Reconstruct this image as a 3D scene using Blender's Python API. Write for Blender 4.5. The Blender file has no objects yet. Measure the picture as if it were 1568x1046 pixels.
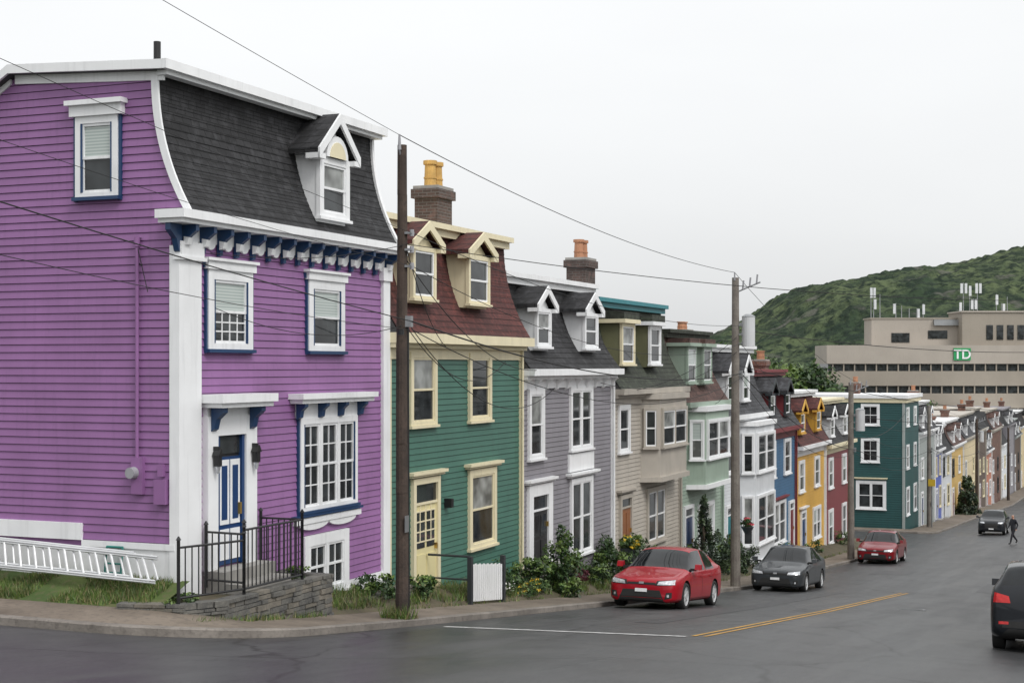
import bpy, bmesh, math, random
from math import radians, sin, cos, pi, sqrt, atan2
from mathutils import Vector, Matrix, noise
from mathutils.bvhtree import BVHTree
random.seed(7)
sc=bpy.context.scene
col=sc.collection
# ------------------------------------------------------------------ frame of the street (x = along the row, -y = towards the street)
ANG=atan2(.924,.382)
R=Matrix.Translation((-5.446,24,0))@Matrix.Rotation(ANG,4,'Z')
KN=[(-600,30),(-200,9),(-60,3.0),(-20,-1.62),(4,-4.55),(16,-5.95),(30,-7.5),(51,-9.15),(75,-10.75),(95,-12.0),(117,-13.3),(160,-16),(260,-20),(400,-24),(3000,-26)]
def P(t):
    for (a,za),(b,zb) in zip(KN,KN[1:]):
        if t<=b: return za+(zb-za)*(t-a)/(b-a)
    return KN[-1][1]
def H(t,s): return P(t)-.03*min(5.5,abs(s-7.9))
# ------------------------------------------------------------------ materials
MATS={}
def base_mat(name):
    m=bpy.data.materials.new(name); m.use_nodes=True
    nt=m.node_tree; b=nt.nodes['Principled BSDF']
    MATS[name]=m
    return m,nt,b
def mixc(nt,a,b,f,mode='MIX'):
    n=nt.nodes.new('ShaderNodeMix'); n.data_type='RGBA'; n.blend_type=mode
    L=nt.links
    for sock,v in ((n.inputs[0],f),(n.inputs[6],a),(n.inputs[7],b)):
        if isinstance(v,bpy.types.NodeSocket): L.new(v,sock)
        else: sock.default_value=v if not isinstance(v,tuple) else (*v[:3],1)
    return n.outputs[2]
def ramp(nt,src,p0,p1,c0=(0,0,0,1),c1=(1,1,1,1)):
    r=nt.nodes.new('ShaderNodeValToRGB'); e=r.color_ramp.elements
    e[0].position=p0;e[1].position=p1;e[0].color=c0;e[1].color=c1
    nt.links.new(src,r.inputs[0]); return r.outputs[0]
def noise_n(nt,scale,detail=4,vec=None,rough=.55):
    n=nt.nodes.new('ShaderNodeTexNoise'); n.inputs['Scale'].default_value=scale; n.inputs['Detail'].default_value=detail; n.inputs['Roughness'].default_value=rough
    if vec is None:
        tc=nt.nodes.new('ShaderNodeTexCoord'); vec=tc.outputs['Object']
    nt.links.new(vec,n.inputs['Vector']); return n.outputs['Fac']
def bump(nt,b,h,strength=.3,dist=.01):
    n=nt.nodes.new('ShaderNodeBump'); n.inputs['Strength'].default_value=strength; n.inputs['Distance'].default_value=dist
    nt.links.new(h,n.inputs['Height']); nt.links.new(n.outputs[0],b.inputs['Normal'])
def paint(name,c,rough=.5,var=.18,scale=1.2,bmp=.15,metal=0,coat=0,grime=.12):
    m,nt,b=base_mat(name)
    f=noise_n(nt,scale,5)
    lo=tuple(x*(1-var) for x in c); hi=tuple(min(1,x*(1+var*.6)) for x in c)
    cc=mixc(nt,lo,hi,ramp(nt,f,.3,.7))
    if grime:
        tc=nt.nodes.new('ShaderNodeTexCoord'); mp=nt.nodes.new('ShaderNodeMapping'); mp.inputs['Scale'].default_value=(9,9,.7)
        nt.links.new(tc.outputs['Object'],mp.inputs[0])
        g=noise_n(nt,1,4,mp.outputs[0])
        gr=ramp(nt,g,.52,.8,(0,0,0,1),(min(1,grime*3.4),)*3+(1,))
        cc=mixc(nt,cc,tuple(x*.55+.01 for x in c),gr)
    nt.links.new(cc,b.inputs['Base Color'])
    b.inputs['Roughness'].default_value=rough; b.inputs['Metallic'].default_value=metal
    b.inputs['Coat Weight'].default_value=coat
    if bmp: bump(nt,b,noise_n(nt,40,3),bmp,.004)
    return m
def shingle(name,c1,c2,mort,w=.24,h=.14,rough=.8,ms=.01):
    m,nt,b=base_mat(name)
    tc=nt.nodes.new('ShaderNodeTexCoord'); sx=nt.nodes.new('ShaderNodeSeparateXYZ'); cx=nt.nodes.new('ShaderNodeCombineXYZ'); ad=nt.nodes.new('ShaderNodeMath')
    nt.links.new(tc.outputs['Object'],sx.inputs[0]); nt.links.new(sx.outputs[0],ad.inputs[0]); nt.links.new(sx.outputs[1],ad.inputs[1])
    nt.links.new(ad.outputs[0],cx.inputs[0]); nt.links.new(sx.outputs[2],cx.inputs[1])
    br=nt.nodes.new('ShaderNodeTexBrick'); nt.links.new(cx.outputs[0],br.inputs['Vector'])
    for k,v in (('Scale',1),('Brick Width',w),('Row Height',h),('Mortar Size',ms),('Mortar Smooth',.3),('Bias',-.1)): br.inputs[k].default_value=v
    br.inputs['Color1'].default_value=(*c1,1);br.inputs['Color2'].default_value=(*c2,1);br.inputs['Mortar'].default_value=(*mort,1)
    cc=mixc(nt,br.outputs['Color'],tuple(x*.5 for x in c1),ramp(nt,noise_n(nt,1.3,6),.42,.75))
    cc=mixc(nt,cc,tuple(x*1.9 for x in c2),ramp(nt,noise_n(nt,5,5),.52,.78,(0,0,0,1),(.7,.7,.7,1)))
    nt.links.new(cc,b.inputs['Base Color']); b.inputs['Roughness'].default_value=rough
    inv=nt.nodes.new('ShaderNodeMath'); inv.operation='SUBTRACT'; inv.inputs[0].default_value=1; nt.links.new(br.outputs['Fac'],inv.inputs[1])
    bump(nt,b,inv.outputs[0],.8,.015)
    return m
WALLS={'purple':(.262,.120,.288),'green':(.048,.14,.105),'grey':(.215,.205,.225),'beige':(.42,.385,.335),'sage':(.30,.38,.31),'white_siding':(.62,.64,.66),
 'blue':(.035,.115,.22),'yellow':(.60,.34,.05),'maroon':(.18,.028,.033),'teal':(.01,.065,.065),'lightgrey':(.31,.34,.33),'royal':(.09,.13,.45),'cream':(.62,.52,.33),'butter':(.60,.40,.13),'salmon':(.42,.16,.1),'skyblue':(.25,.36,.46),'darkbrown':(.09,.06,.045),'lilac':(.4,.34,.46)}
for k,v in WALLS.items(): paint(k,v,.55,.12)
for k,v in WALLS.items(): paint(k+'_lap',tuple(x*.33 for x in v),.8,.1,bmp=0,grime=0)  # darkened wall colours: shade line under each board, painted in
paint('white',(.79,.80,.81),.45,.08,grime=.1); paint('trim_cream',(.72,.65,.45),.5,.08,grime=.1); paint('trim_blue',(.012,.045,.12),.4,.1,grime=0)
paint('trim_teal',(.03,.2,.23),.5,.1); paint('trim_dark',(.03,.035,.04),.5,.1); paint('olive',(.15,.15,.08),.6)
paint('door_blue',(.012,.045,.14),.3,.05,grime=0); paint('door_black',(.02,.02,.022),.35,.05,grime=0); paint('door_yellow',(.68,.61,.34),.4,.05,grime=0);paint('door_wood',(.25,.1,.04),.4,.1,grime=0)
shingle('slate_black',(.016,.016,.018),(.036,.036,.039),(.004,.004,.004))
shingle('slate_grey',(.04,.04,.045),(.065,.068,.075),(.018,.018,.018))
shingle('slate_red',(.07,.018,.016),(.10,.028,.024),(.025,.01,.01))
shingle('slate_green',(.03,.036,.025),(.05,.058,.042),(.012,.015,.01))
shingle('slate_brown',(.08,.042,.035),(.11,.06,.05),(.03,.015,.012))
shingle('brick',(.12,.05,.035),(.2,.09,.06),(.2,.18,.16),.22,.075)
shingle('brick_dark',(.06,.04,.033),(.1,.06,.05),(.14,.13,.12),.22,.075)
paint('roof_tar',(.06,.06,.062),.8); paint('pot_yellow',(.58,.35,.1),.7,.25,4); paint('pot_clay',(.42,.2,.11),.7,.2)
paint('concrete',(.3,.29,.27),.8,.2,3); paint('steel',(.35,.36,.37),.4,.1,metal=.7,grime=0); paint('aluminium',(.62,.63,.64),.4,.1,metal=.3,grime=0)
paint('iron_black',(.012,.012,.013),.4,.1,grime=0); paint('rubber',(.018,.018,.018),.8,.1,grime=0)
paint('wire_black',(.012,.012,.012),.7,0,bmp=0,grime=0); paint('meter_grey',(.3,.3,.32),.5,.1)
paint('cart_teal',(.02,.2,.17),.5,.1); paint('brass',(.6,.4,.12),.3,metal=.8,grime=0)
paint('td_beige',(.30,.265,.22),.7,.08,.3,grime=.08); paint('td_beige2',(.38,.34,.295),.7,.08,.3,grime=.08); paint('td_green',(.015,.28,.09),.5,0,grime=0)
paint('paint_white_road',(.5,.5,.49),.6,.45,6); paint('paint_yellow_road',(.52,.28,.04),.6,.4,6); paint('sign_yellow',(.6,.4,.03),.5)
def glassmat(name,c,rough=.04,ior=1.5,bm=.08):
    m,nt,b=base_mat(name)
    cc=mixc(nt,tuple(x*.4 for x in c),tuple(min(1,x*1.4) for x in c),ramp(nt,noise_n(nt,1.7,2),.35,.65))
    nt.links.new(cc,b.inputs['Base Color']); b.inputs['Roughness'].default_value=rough; b.inputs['IOR'].default_value=ior
    if bm: bump(nt,b,noise_n(nt,1.5,1),bm,.02)
glassmat('glass',(.03,.034,.036)); glassmat('car_glass',(.01,.012,.014),ior=1.45,bm=0)
m,nt,b=base_mat('blind')
tc=nt.nodes.new('ShaderNodeTexCoord'); wv=nt.nodes.new('ShaderNodeTexWave'); wv.bands_direction='Z'; wv.inputs['Scale'].default_value=6; wv.inputs['Distortion'].default_value=.2
nt.links.new(tc.outputs['Object'],wv.inputs[0])
nt.links.new(mixc(nt,(.3,.36,.34),(.5,.55,.52),wv.outputs[1]),b.inputs['Base Color']); b.inputs['Roughness'].default_value=.35; b.inputs['Coat Weight'].default_value=1; b.inputs['Coat Roughness'].default_value=.05
glassmat('curtain',(.25,.26,.25),.15)
def carpaint(name,c):
    m,nt,b=base_mat(name); b.inputs['Metallic'].default_value=.0; b.inputs['Roughness'].default_value=.45; b.inputs['Specular IOR Level'].default_value=.15
    b.inputs['Coat Weight'].default_value=.7; b.inputs['Coat Roughness'].default_value=.04; b.inputs['Coat IOR'].default_value=1.38
    nt.links.new(mixc(nt,tuple(x*.85 for x in c),c,noise_n(nt,60,2)),b.inputs['Base Color'])
carpaint('car_red',(.34,.006,.016)); carpaint('car_darkgrey',(.04,.045,.05)); carpaint('car_black',(.012,.014,.018)); carpaint('car_darkred',(.2,.006,.012))
m,nt,b=base_mat('lamp_clear'); b.inputs['Roughness'].default_value=.1; b.inputs['Metallic'].default_value=.5
nt.links.new(mixc(nt,(.3,.31,.33),(.85,.87,.9),noise_n(nt,14,1)),b.inputs['Base Color'])
m,nt,b=base_mat('lamp_red'); b.inputs['Roughness'].default_value=.12
nt.links.new(mixc(nt,(.35,.01,.01),(.6,.02,.02),noise_n(nt,14,1)),b.inputs['Base Color'])
# wet asphalt
m,nt,b=base_mat('asphalt')
big=noise_n(nt,.22,6); mid=noise_n(nt,1.1,6); fine=noise_n(nt,70,3)
tc=nt.nodes.new('ShaderNodeTexCoord'); mp=nt.nodes.new('ShaderNodeMapping'); mp.inputs['Scale'].default_value=(.1,1.4,1); nt.links.new(tc.outputs['Object'],mp.inputs[0])
trk=noise_n(nt,1,4,mp.outputs[0])
c=mixc(nt,(.030,.031,.033),(.062,.062,.063),ramp(nt,big,.38,.65))
c=mixc(nt,c,(.095,.095,.094),ramp(nt,trk,.5,.78,(0,0,0,1),(.5,.5,.5,1)))
c=mixc(nt,c,(.02,.02,.021),ramp(nt,mid,.5,.72,(0,0,0,1),(.6,.6,.6,1)))
c=mixc(nt,c,(.15,.15,.145),ramp(nt,fine,.58,.8,(0,0,0,1),(.4,.4,.4,1)))
vo=nt.nodes.new('ShaderNodeTexVoronoi'); vo.feature='DISTANCE_TO_EDGE'; vo.inputs['Scale'].default_value=.16
ds=nt.nodes.new('ShaderNodeMixRGB'); ds.blend_type='ADD'; ds.inputs[0].default_value=.8
nz=nt.nodes.new('ShaderNodeTexNoise'); nz.inputs['Scale'].default_value=.9; nt.links.new(tc.outputs['Object'],nz.inputs[0]); nt.links.new(tc.outputs['Object'],ds.inputs[1]); nt.links.new(nz.outputs['Color'],ds.inputs[2]); nt.links.new(ds.outputs[0],vo.inputs['Vector'])
ck=ramp(nt,vo.outputs['Distance'],.002,.007,(1,1,1,1),(0,0,0,1))
c=mixc(nt,c,(.014,.014,.014),ck)
nt.links.new(c,b.inputs['Base Color'])
wet=mixc(nt,ramp(nt,big,.38,.62,(.32,)*3+(1,),(.55,)*3+(1,)),ramp(nt,trk,.4,.7,(.32,)*3+(1,),(.6,)*3+(1,)),.5)
nt.links.new(wet,b.inputs['Roughness']); b.inputs['IOR'].default_value=1.4
bump(nt,b,fine,.4,.007)
def groundmat(name,c1,c2,c3,s=.8):
    m,nt,b=base_mat(name)
    c=mixc(nt,c1,c2,ramp(nt,noise_n(nt,s,6),.35,.65)); c=mixc(nt,c,c3,ramp(nt,noise_n(nt,s*9,4),.5,.75,(0,0,0,1),(.7,.7,.7,1)))
    nt.links.new(c,b.inputs['Base Color']); b.inputs['Roughness'].default_value=.85; bump(nt,b,noise_n(nt,30,4),.5,.02)
groundmat('pavement',(.115,.092,.07),(.20,.165,.13),(.08,.07,.058),.9)
groundmat('kerbstone',(.14,.125,.11),(.24,.215,.19),(.09,.08,.07),1.5)
groundmat('grass_ground',(.05,.085,.018),(.095,.125,.03),(.13,.1,.06))
groundmat('soil',(.06,.05,.03),(.1,.08,.05),(.05,.075,.02),1.5)
groundmat('stone_a',(.07,.07,.068),(.14,.135,.12),(.2,.19,.17),3); groundmat('stone_b',(.12,.11,.09),(.2,.18,.15),(.08,.08,.08),3)
groundmat('pole_wood',(.035,.025,.02),(.075,.052,.04),(.02,.016,.013),2); groundmat('pole_wood_grey',(.14,.12,.105),(.22,.2,.175),(.09,.08,.07),2)
groundmat('bark',(.06,.045,.03),(.1,.08,.06),(.03,.025,.02),5)
groundmat('asphalt_patch',(.018,.018,.02),(.03,.03,.032),(.045,.045,.045),2); MATS['asphalt_patch'].node_tree.nodes['Principled BSDF'].inputs['Roughness'].default_value=.45
groundmat('city_ground',(.06,.07,.04),(.1,.1,.085),(.05,.08,.03),.03)
def leafmat(name,c):
    m,nt,b=base_mat(name)
    nt.links.new(mixc(nt,tuple(x*.6 for x in c),tuple(x*1.35 for x in c),ramp(nt,noise_n(nt,3,3),.3,.7)),b.inputs['Base Color']); b.inputs['Roughness'].default_value=.55
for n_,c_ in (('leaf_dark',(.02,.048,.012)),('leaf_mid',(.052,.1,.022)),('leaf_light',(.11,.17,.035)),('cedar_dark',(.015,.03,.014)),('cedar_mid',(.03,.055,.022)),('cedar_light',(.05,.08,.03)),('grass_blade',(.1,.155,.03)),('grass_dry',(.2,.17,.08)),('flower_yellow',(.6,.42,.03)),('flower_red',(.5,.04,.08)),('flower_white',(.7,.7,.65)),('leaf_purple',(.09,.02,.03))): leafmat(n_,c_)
# forest hill
m,nt,b=base_mat('forest_canopy')
a=noise_n(nt,.025,6); q=noise_n(nt,.22,5); q2=noise_n(nt,.07,5)
c=mixc(nt,(.033,.052,.03),(.09,.115,.058),ramp(nt,a,.38,.6)); c=mixc(nt,c,(.016,.027,.02),ramp(nt,q2,.5,.6,(0,0,0,1),(.8,.8,.8,1))); c=mixc(nt,c,(.018,.028,.02),ramp(nt,q,.45,.62)); c=mixc(nt,c,(.15,.145,.125),ramp(nt,noise_n(nt,.035,7),.6,.66,(0,0,0,1),(.55,.55,.55,1)))
nt.links.new(c,b.inputs['Base Color']); b.inputs['Roughness'].default_value=.95; b.inputs['Specular IOR Level'].default_value=.1; bump(nt,b,q,1,3)
# ------------------------------------------------------------------ builders
def mkobj(name,verts,faces,mats,parent=None,midx=None,smooth=False,matrix=None):
    me=bpy.data.meshes.new(name); me.from_pydata([tuple(v) for v in verts],[],faces)
    for m in (mats if isinstance(mats,(list,tuple)) else [mats]): me.materials.append(MATS[m])
    if midx: me.polygons.foreach_set('material_index',midx)
    if smooth: me.polygons.foreach_set('use_smooth',[True]*len(faces))
    me.update()
    o=bpy.data.objects.new(name,me); col.objects.link(o)
    if parent: o.parent=parent
    if matrix is not None: o.matrix_world=matrix
    return o
class B:
    def __init__(s,name,origin,frame=None):
        s.name=name; s.o=Vector(origin); s.parts={}; s.M=Matrix.Identity(4); s.frame=R if frame is None else frame
    def add(s,part,mat,verts,faces):
        V,F=s.parts.setdefault((part,mat),([],[])); n=len(V)
        V.extend([s.M@Vector(v) for v in verts]); F.extend([tuple(i+n for i in f) for f in faces])
    def box(s,part,mat,x0,x1,y0,y1,z0,z1):
        if x0>x1:x0,x1=x1,x0
        if y0>y1:y0,y1=y1,y0
        if z0>z1:z0,z1=z1,z0
        v=[(x0,y0,z0),(x1,y0,z0),(x1,y1,z0),(x0,y1,z0),(x0,y0,z1),(x1,y0,z1),(x1,y1,z1),(x0,y1,z1)]
        s.add(part,mat,v,[(0,3,2,1),(4,5,6,7),(0,1,5,4),(1,2,6,5),(2,3,7,6),(3,0,4,7)])
    def prism(s,part,mat,pts,axis,a0,a1):
        def mk(p,a): return {'x':(a,p[0],p[1]),'y':(p[0],a,p[1]),'z':(p[0],p[1],a)}[axis]
        n=len(pts); v=[mk(p,a0) for p in pts]+[mk(p,a1) for p in pts]
        f=[tuple(range(n))[::-1],tuple(range(n,2*n))]+[(i,(i+1)%n,n+(i+1)%n,n+i) for i in range(n)]
        s.add(part,mat,v,f)
    def cyl(s,part,mat,cx,cy,z0,z1,r0,r1=None,n=14):
        r1=r0 if r1 is None else r1
        v=[(cx+r0*cos(2*pi*i/n),cy+r0*sin(2*pi*i/n),z0) for i in range(n)]+[(cx+r1*cos(2*pi*i/n),cy+r1*sin(2*pi*i/n),z1) for i in range(n)]
        s.add(part,mat,v,[tuple(range(n))[::-1],tuple(range(n,2*n))]+[(i,(i+1)%n,n+(i+1)%n,n+i) for i in range(n)])
    def tube(s,part,mat,p,q,r,n=8):
        p=Vector(p);q=Vector(q);d=(q-p); L=d.length
        rot=d.to_track_quat('Z','Y').to_matrix()
        v=[p+rot@Vector((r*cos(2*pi*i/n),r*sin(2*pi*i/n),z)) for z in (0,L) for i in range(n)]
        s.add(part,mat,v,[tuple(range(n))[::-1],tuple(range(n,2*n))]+[(i,(i+1)%n,n+(i+1)%n,n+i) for i in range(n)])
    def done(s,smooth=()):
        e=bpy.data.objects.new(s.name,None); e.empty_display_size=.5; col.objects.link(e)
        e.matrix_world=s.frame@Matrix.Translation(s.o)
        for (part,mat),(V,F) in s.parts.items():
            o=mkobj(part,[v-s.o for v in V],F,mat,parent=e,smooth=part in smooth)
            bm=bmesh.new(); bm.from_mesh(o.data); bmesh.ops.recalc_face_normals(bm,faces=bm.faces); bm.to_mesh(o.data); bm.free()
        s.e=e; return e
def clap(h,part,mat,x0,x1,z0,z1,e=.13,y=0,fx0=None,fx1=None,proud=.024):
    z=z0
    while z<z1-.01:
        zt=min(z+e,z1)
        a0=fx0(z) if fx0 else x0; a1=fx1(z) if fx1 else x1; b0=fx0(zt) if fx0 else x0; b1=fx1(zt) if fx1 else x1
        h.add(part,mat,[(a0,y-proud,z+.012),(a1,y-proud,z+.012),(b1,y-.004,zt+.012),(b0,y-.004,zt+.012)],[(0,1,2,3)])
        h.add(part+'_laps',mat+'_lap' if mat+'_lap' in MATS else mat,[(a0,y-proud,z+.012),(a1,y-proud,z+.012),(a1,y-.003,z),(a0,y-.003,z)],[(3,2,1,0)])  # lip under the board takes the darkened colour as painted shade
        z+=e
def window(h,x0,x1,z0,z1,yf=0,trim='white',tw=.12,outline=None,sash='white',units=1,grid=None,blind='rand',sill=True,split=.5,lower_only=False):
    if outline:
        h.box('window_outline',outline,x0-.05,x0+.01,yf-.06,yf+.01,z0-.07,z1); h.box('window_outline',outline,x1-.01,x1+.05,yf-.06,yf+.01,z0-.07,z1)
        h.box('window_outline',outline,x0+tw-.005,x0+tw+.02,yf-.092,yf-.02,z0+tw*.6,z1-tw); h.box('window_outline',outline,x1-tw-.02,x1-tw+.005,yf-.092,yf-.02,z0+tw*.6,z1-tw)
    h.box('window_casing',trim,x0,x0+tw,yf-.085,yf,z0,z1); h.box('window_casing',trim,x1-tw,x1,yf-.085,yf,z0,z1)
    h.box('window_casing',trim,x0+tw,x1-tw,yf-.083,yf,z1-tw,z1); h.box('window_casing',trim,x0+tw,x1-tw,yf-.083,yf,z0,z0+tw*.6)
    if sill: h.box('window_sill',trim if not outline else outline,x0-.04,x1+.04,yf-.13,yf+.005,z0-.06,z0-.002)
    a,b_=x0+tw,x1-tw; c,d=z0+tw*.6,z1-tw; mt=.09
    uw=(b_-a-mt*(units-1))/units
    for k in range(units):
        u0=a+k*(uw+mt); u1=u0+uw
        if k: h.box('window_casing',trim,u0-mt,u0,yf-.081,yf,c,d)
        zm=c+(d-c)*split; f=.045
        bl=random.random() if blind=='rand' else blind
        for (q0,q1,yy,up) in ((zm-.02,d,-.066,1),(c,zm+.02,-.054,0)):
            h.box('window_sash',sash,u0,u0+f,yf+yy,yf,q0,q1); h.box('window_sash',sash,u1-f,u1,yf+yy,yf,q0,q1)
            h.box('window_sash',sash,u0+f,u1-f,yf+yy+.002,yf,q0,q0+f); h.box('window_sash',sash,u0+f,u1-f,yf+yy+.002,yf,q1-f,q1)
            g='glass'
            if up and bl>.45: g='blind' if bl>.7 else 'curtain'
            if not up and bl>.93: g='curtain'
            h.box('window_glass',g,u0+f,u1-f,yf-.034+(.003 if up else 0),yf,q0+f,q1-f)
            if grid and not (lower_only and up):
                gx,gz=grid
                for i in range(1,gx):
                    xx=u0+f+(u1-u0-2*f)*i/gx; h.box('muntins',sash,xx-.012,xx+.012,yf-.05,yf-.03,q0+f,q1-f)
                for i in range(1,gz):
                    zz=q0+f+(q1-q0-2*f)*i/gz; h.box('muntins',sash,u0+f,u1-f,yf-.048,yf-.03,zz-.012,zz+.012)
def hood(h,x0,x1,z,mat='white',d=.2,th=.12,yf=0):
    h.box('hood_moulding',mat,x0,x1,yf-d,yf,z+th*.45,z+th); h.box('hood_moulding',mat,x0+.05,x1-.05,yf-d*.7,yf,z,z+th*.45)
def mans(v,yb,yt): return yb+(yt-yb)*(1-(1-v)**2.2)
def mansard(h,t0,t1,zc,zt,yb,yt,mat,depth=9,core='roof_tar',e=.15):
    n=max(4,int((zt-zc)/e)); pts=[]
    for i in range(n+1):
        v=i/n; pts.append((mans(v,yb,yt),zc+(zt-zc)*v))
    h.prism('roof_body',core,[(p[0]+.03,p[1]) for p in pts]+[(depth,zt),(depth,zc)],'x',t0,t1)
    for (a,b_) in zip(pts,pts[1:]):
        h.add('roof_shingles',mat,[(t0,a[0]-.01,a[1]),(t1,a[0]-.01,a[1]),(t1,b_[0]-.002,b_[1]),(t0,b_[0]-.002,b_[1])],[(0,1,2,3)])
        h.add('roof_shingles',mat,[(t0,a[0]-.01,a[1]),(t1,a[0]-.01,a[1]),(t1,a[0]+.02,a[1]),(t0,a[0]+.02,a[1])],[(3,2,1,0)])
def dormer(h,x0,x1,z0,z1,zp,yf,trim='white',body='white',roof='slate_black',flat=False,back=1.2,arch=False,tw=.1,grid=None,blind='rand'):
    h.box('dormer_body',body,x0+.02,x1-.02,yf+.01,yf+back,z0-.1,z1+.05)
    window(h,x0,x1,z0,z1,yf,trim,tw,grid=grid,blind=blind,sill=True)
    xm=(x0+x1)/2; ov=.22
    if flat:
        h.box('dormer_roof',roof,x0-.12,x1+.12,yf-.18,yf+back,z1+.12,z1+.16+zp); h.box('dormer_cornice',trim,x0-.14,x1+.14,yf-.22,yf+back,z1,z1+.12)
        return
    h.prism('dormer_gable',body,[(x0,z1+.0),(x1,z1+.0),(xm,zp-.05)],'y',yf+.0,yf+back)
    th=.1
    for sg,xa in ((-1,x0-ov),(1,x1+ov)):
        ze=z1-.02
        q=[(xa,ze),(xm,zp),(xm,zp+th),(xa,ze+th)] if sg<0 else [(xm,zp),(xa,ze),(xa,ze+th),(xm,zp+th)]
        h.prism('dormer_roof',roof,[(a,b_+.02) for a,b_ in q],'y',yf-.17,yf+back+.35)
        q2=[(a,b_-.08 if i in ((0,1)) else b_+.012) for i,(a,b_) in enumerate(q)]
        h.prism('bargeboard',trim,q2,'y',yf-.21,yf-.165)
        h.box('eave_return',trim,xa-(.0 if sg<0 else .24),xa+(.24 if sg<0 else .0),yf-.2,yf+.1,ze-.08,ze+.02)
    if arch:
        n=12; r=(x1-x0)/2*.72; pts=[(xm+r*cos(pi*i/n),z1-.02+r*1.0*sin(pi*i/n)) for i in range(n+1)]
        h.prism('dormer_arch',trim,pts,'y',yf-.14,yf-.02)
        pts=[(xm+r*.72*cos(pi*i/n),z1-.02+r*.72*sin(pi*i/n)) for i in range(n+1)]
        h.prism('dormer_arch_inset','trim_cream',pts,'y',yf-.155,yf-.05)
def chimney(h,t,y,z0,z1,w=.8,d=.6,mat='brick_dark',pots=2,pot='pot_yellow',ph=.55):
    h.box('chimney_stack',mat,t-w/2,t+w/2,y-d/2,y+d/2,z0,z1-.3)
    h.box('chimney_corbel',mat,t-w/2-.07,t+w/2+.07,y-d/2-.07,y+d/2+.07,z1-.3,z1-.08); h.box('chimney_cap','concrete',t-w/2-.03,t+w/2+.03,y-d/2-.03,y+d/2+.03,z1-.08,z1)
    for i in range(pots):
        px=t+(i-(pots-1)/2)*.36
        h.cyl('chimney_pot',pot,px,y,z1,z1+ph*.85,.15,.13,12); h.cyl('chimney_pot_rim',pot,px,y,z1+ph*.85,z1+ph,.17,.17,12)
        h.cyl('chimney_pot_rim',pot,px,y,z1+ph*.3,z1+ph*.36,.16,.16,12)
def bay(h,x0,x1,z0,z1,s,mat,trim,wins,side=.35,roof='slate_grey'):
    pl=[(x0,0),(x0+side,-s),(x1-side,-s),(x1,0)]
    h.prism('bay_body',mat,pl,'z',z0,z1)
    big=[(x0-.1,0),(x0+side-.06,-s-.1),(x1-side+.06,-s-.1),(x1+.1,0)]
    h.prism('bay_cornice',trim,big,'z',z1-.12,z1+.06); h.prism('bay_base',trim,big,'z',z0-.1,z0+.06)
    ang=atan2(s,side); L=sqrt(s*s+side*side); M0=h.M.copy()
    for (a,b_) in wins:
        window(h,x0+side+.12,x1-side-.12,a,b_,-s,trim,.1,units=2 if x1-x0>2.6 else 1,sill=True)
        h.M=M0@Matrix.Translation((x0,0,0))@Matrix.Rotation(-ang,4,'Z'); window(h,.1,L-.06,a,b_,0,trim,.07)
        h.M=M0@Matrix.Translation((x1-side,-s,0))@Matrix.Rotation(ang,4,'Z'); window(h,.06,L-.1,a,b_,0,trim,.07)
        h.M=M0.copy()
def door(h,x0,x1,z0,z1,mat,trim='white',transom=.35,yf=0,panes=None,tw=.13,panel=None):
    h.box('door_casing',trim,x0,x0+tw,yf-.1,yf,z0,z1); h.box('door_casing',trim,x1-tw,x1,yf-.1,yf,z0,z1); h.box('door_casing',trim,x0+tw,x1-tw,yf-.098,yf,z1-tw,z1)
    a,b_=x0+tw,x1-tw
    zd=z1-tw-transom
    if transom>0:
        h.box('transom_glass','glass',a,b_,yf-.04,yf,zd+.04,z1-tw); h.box('door_casing',trim,a,b_,yf-.08,yf,zd,zd+.05)
    h.box('door_leaf',mat,a,b_,yf-.045,yf,z0,zd)
    w=b_-a; pm=panel or mat
    for i in range(2):
        xa=a+.1*w+i*.45*w; 
        h.box('door_panel',pm,xa,xa+.35*w,yf-.06,yf-.04,z0+.12*(zd-z0),z0+.45*(zd-z0))
        if panes: h.box('door_glass','glass',xa,xa+.35*w,yf-.055,yf-.04,z0+.52*(zd-z0),z0+.92*(zd-z0))
        else: h.box('door_panel',pm,xa,xa+.35*w,yf-.06,yf-.04,z0+.52*(zd-z0),z0+.92*(zd-z0))
    h.box('door_handle','brass',b_-.1,b_-.06,yf-.11,yf-.04,z0+.95,z0+1.08)
    h.box('door_step','concrete',x0-.05,x1+.05,yf-.5,yf,z0-.18,z0)
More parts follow.
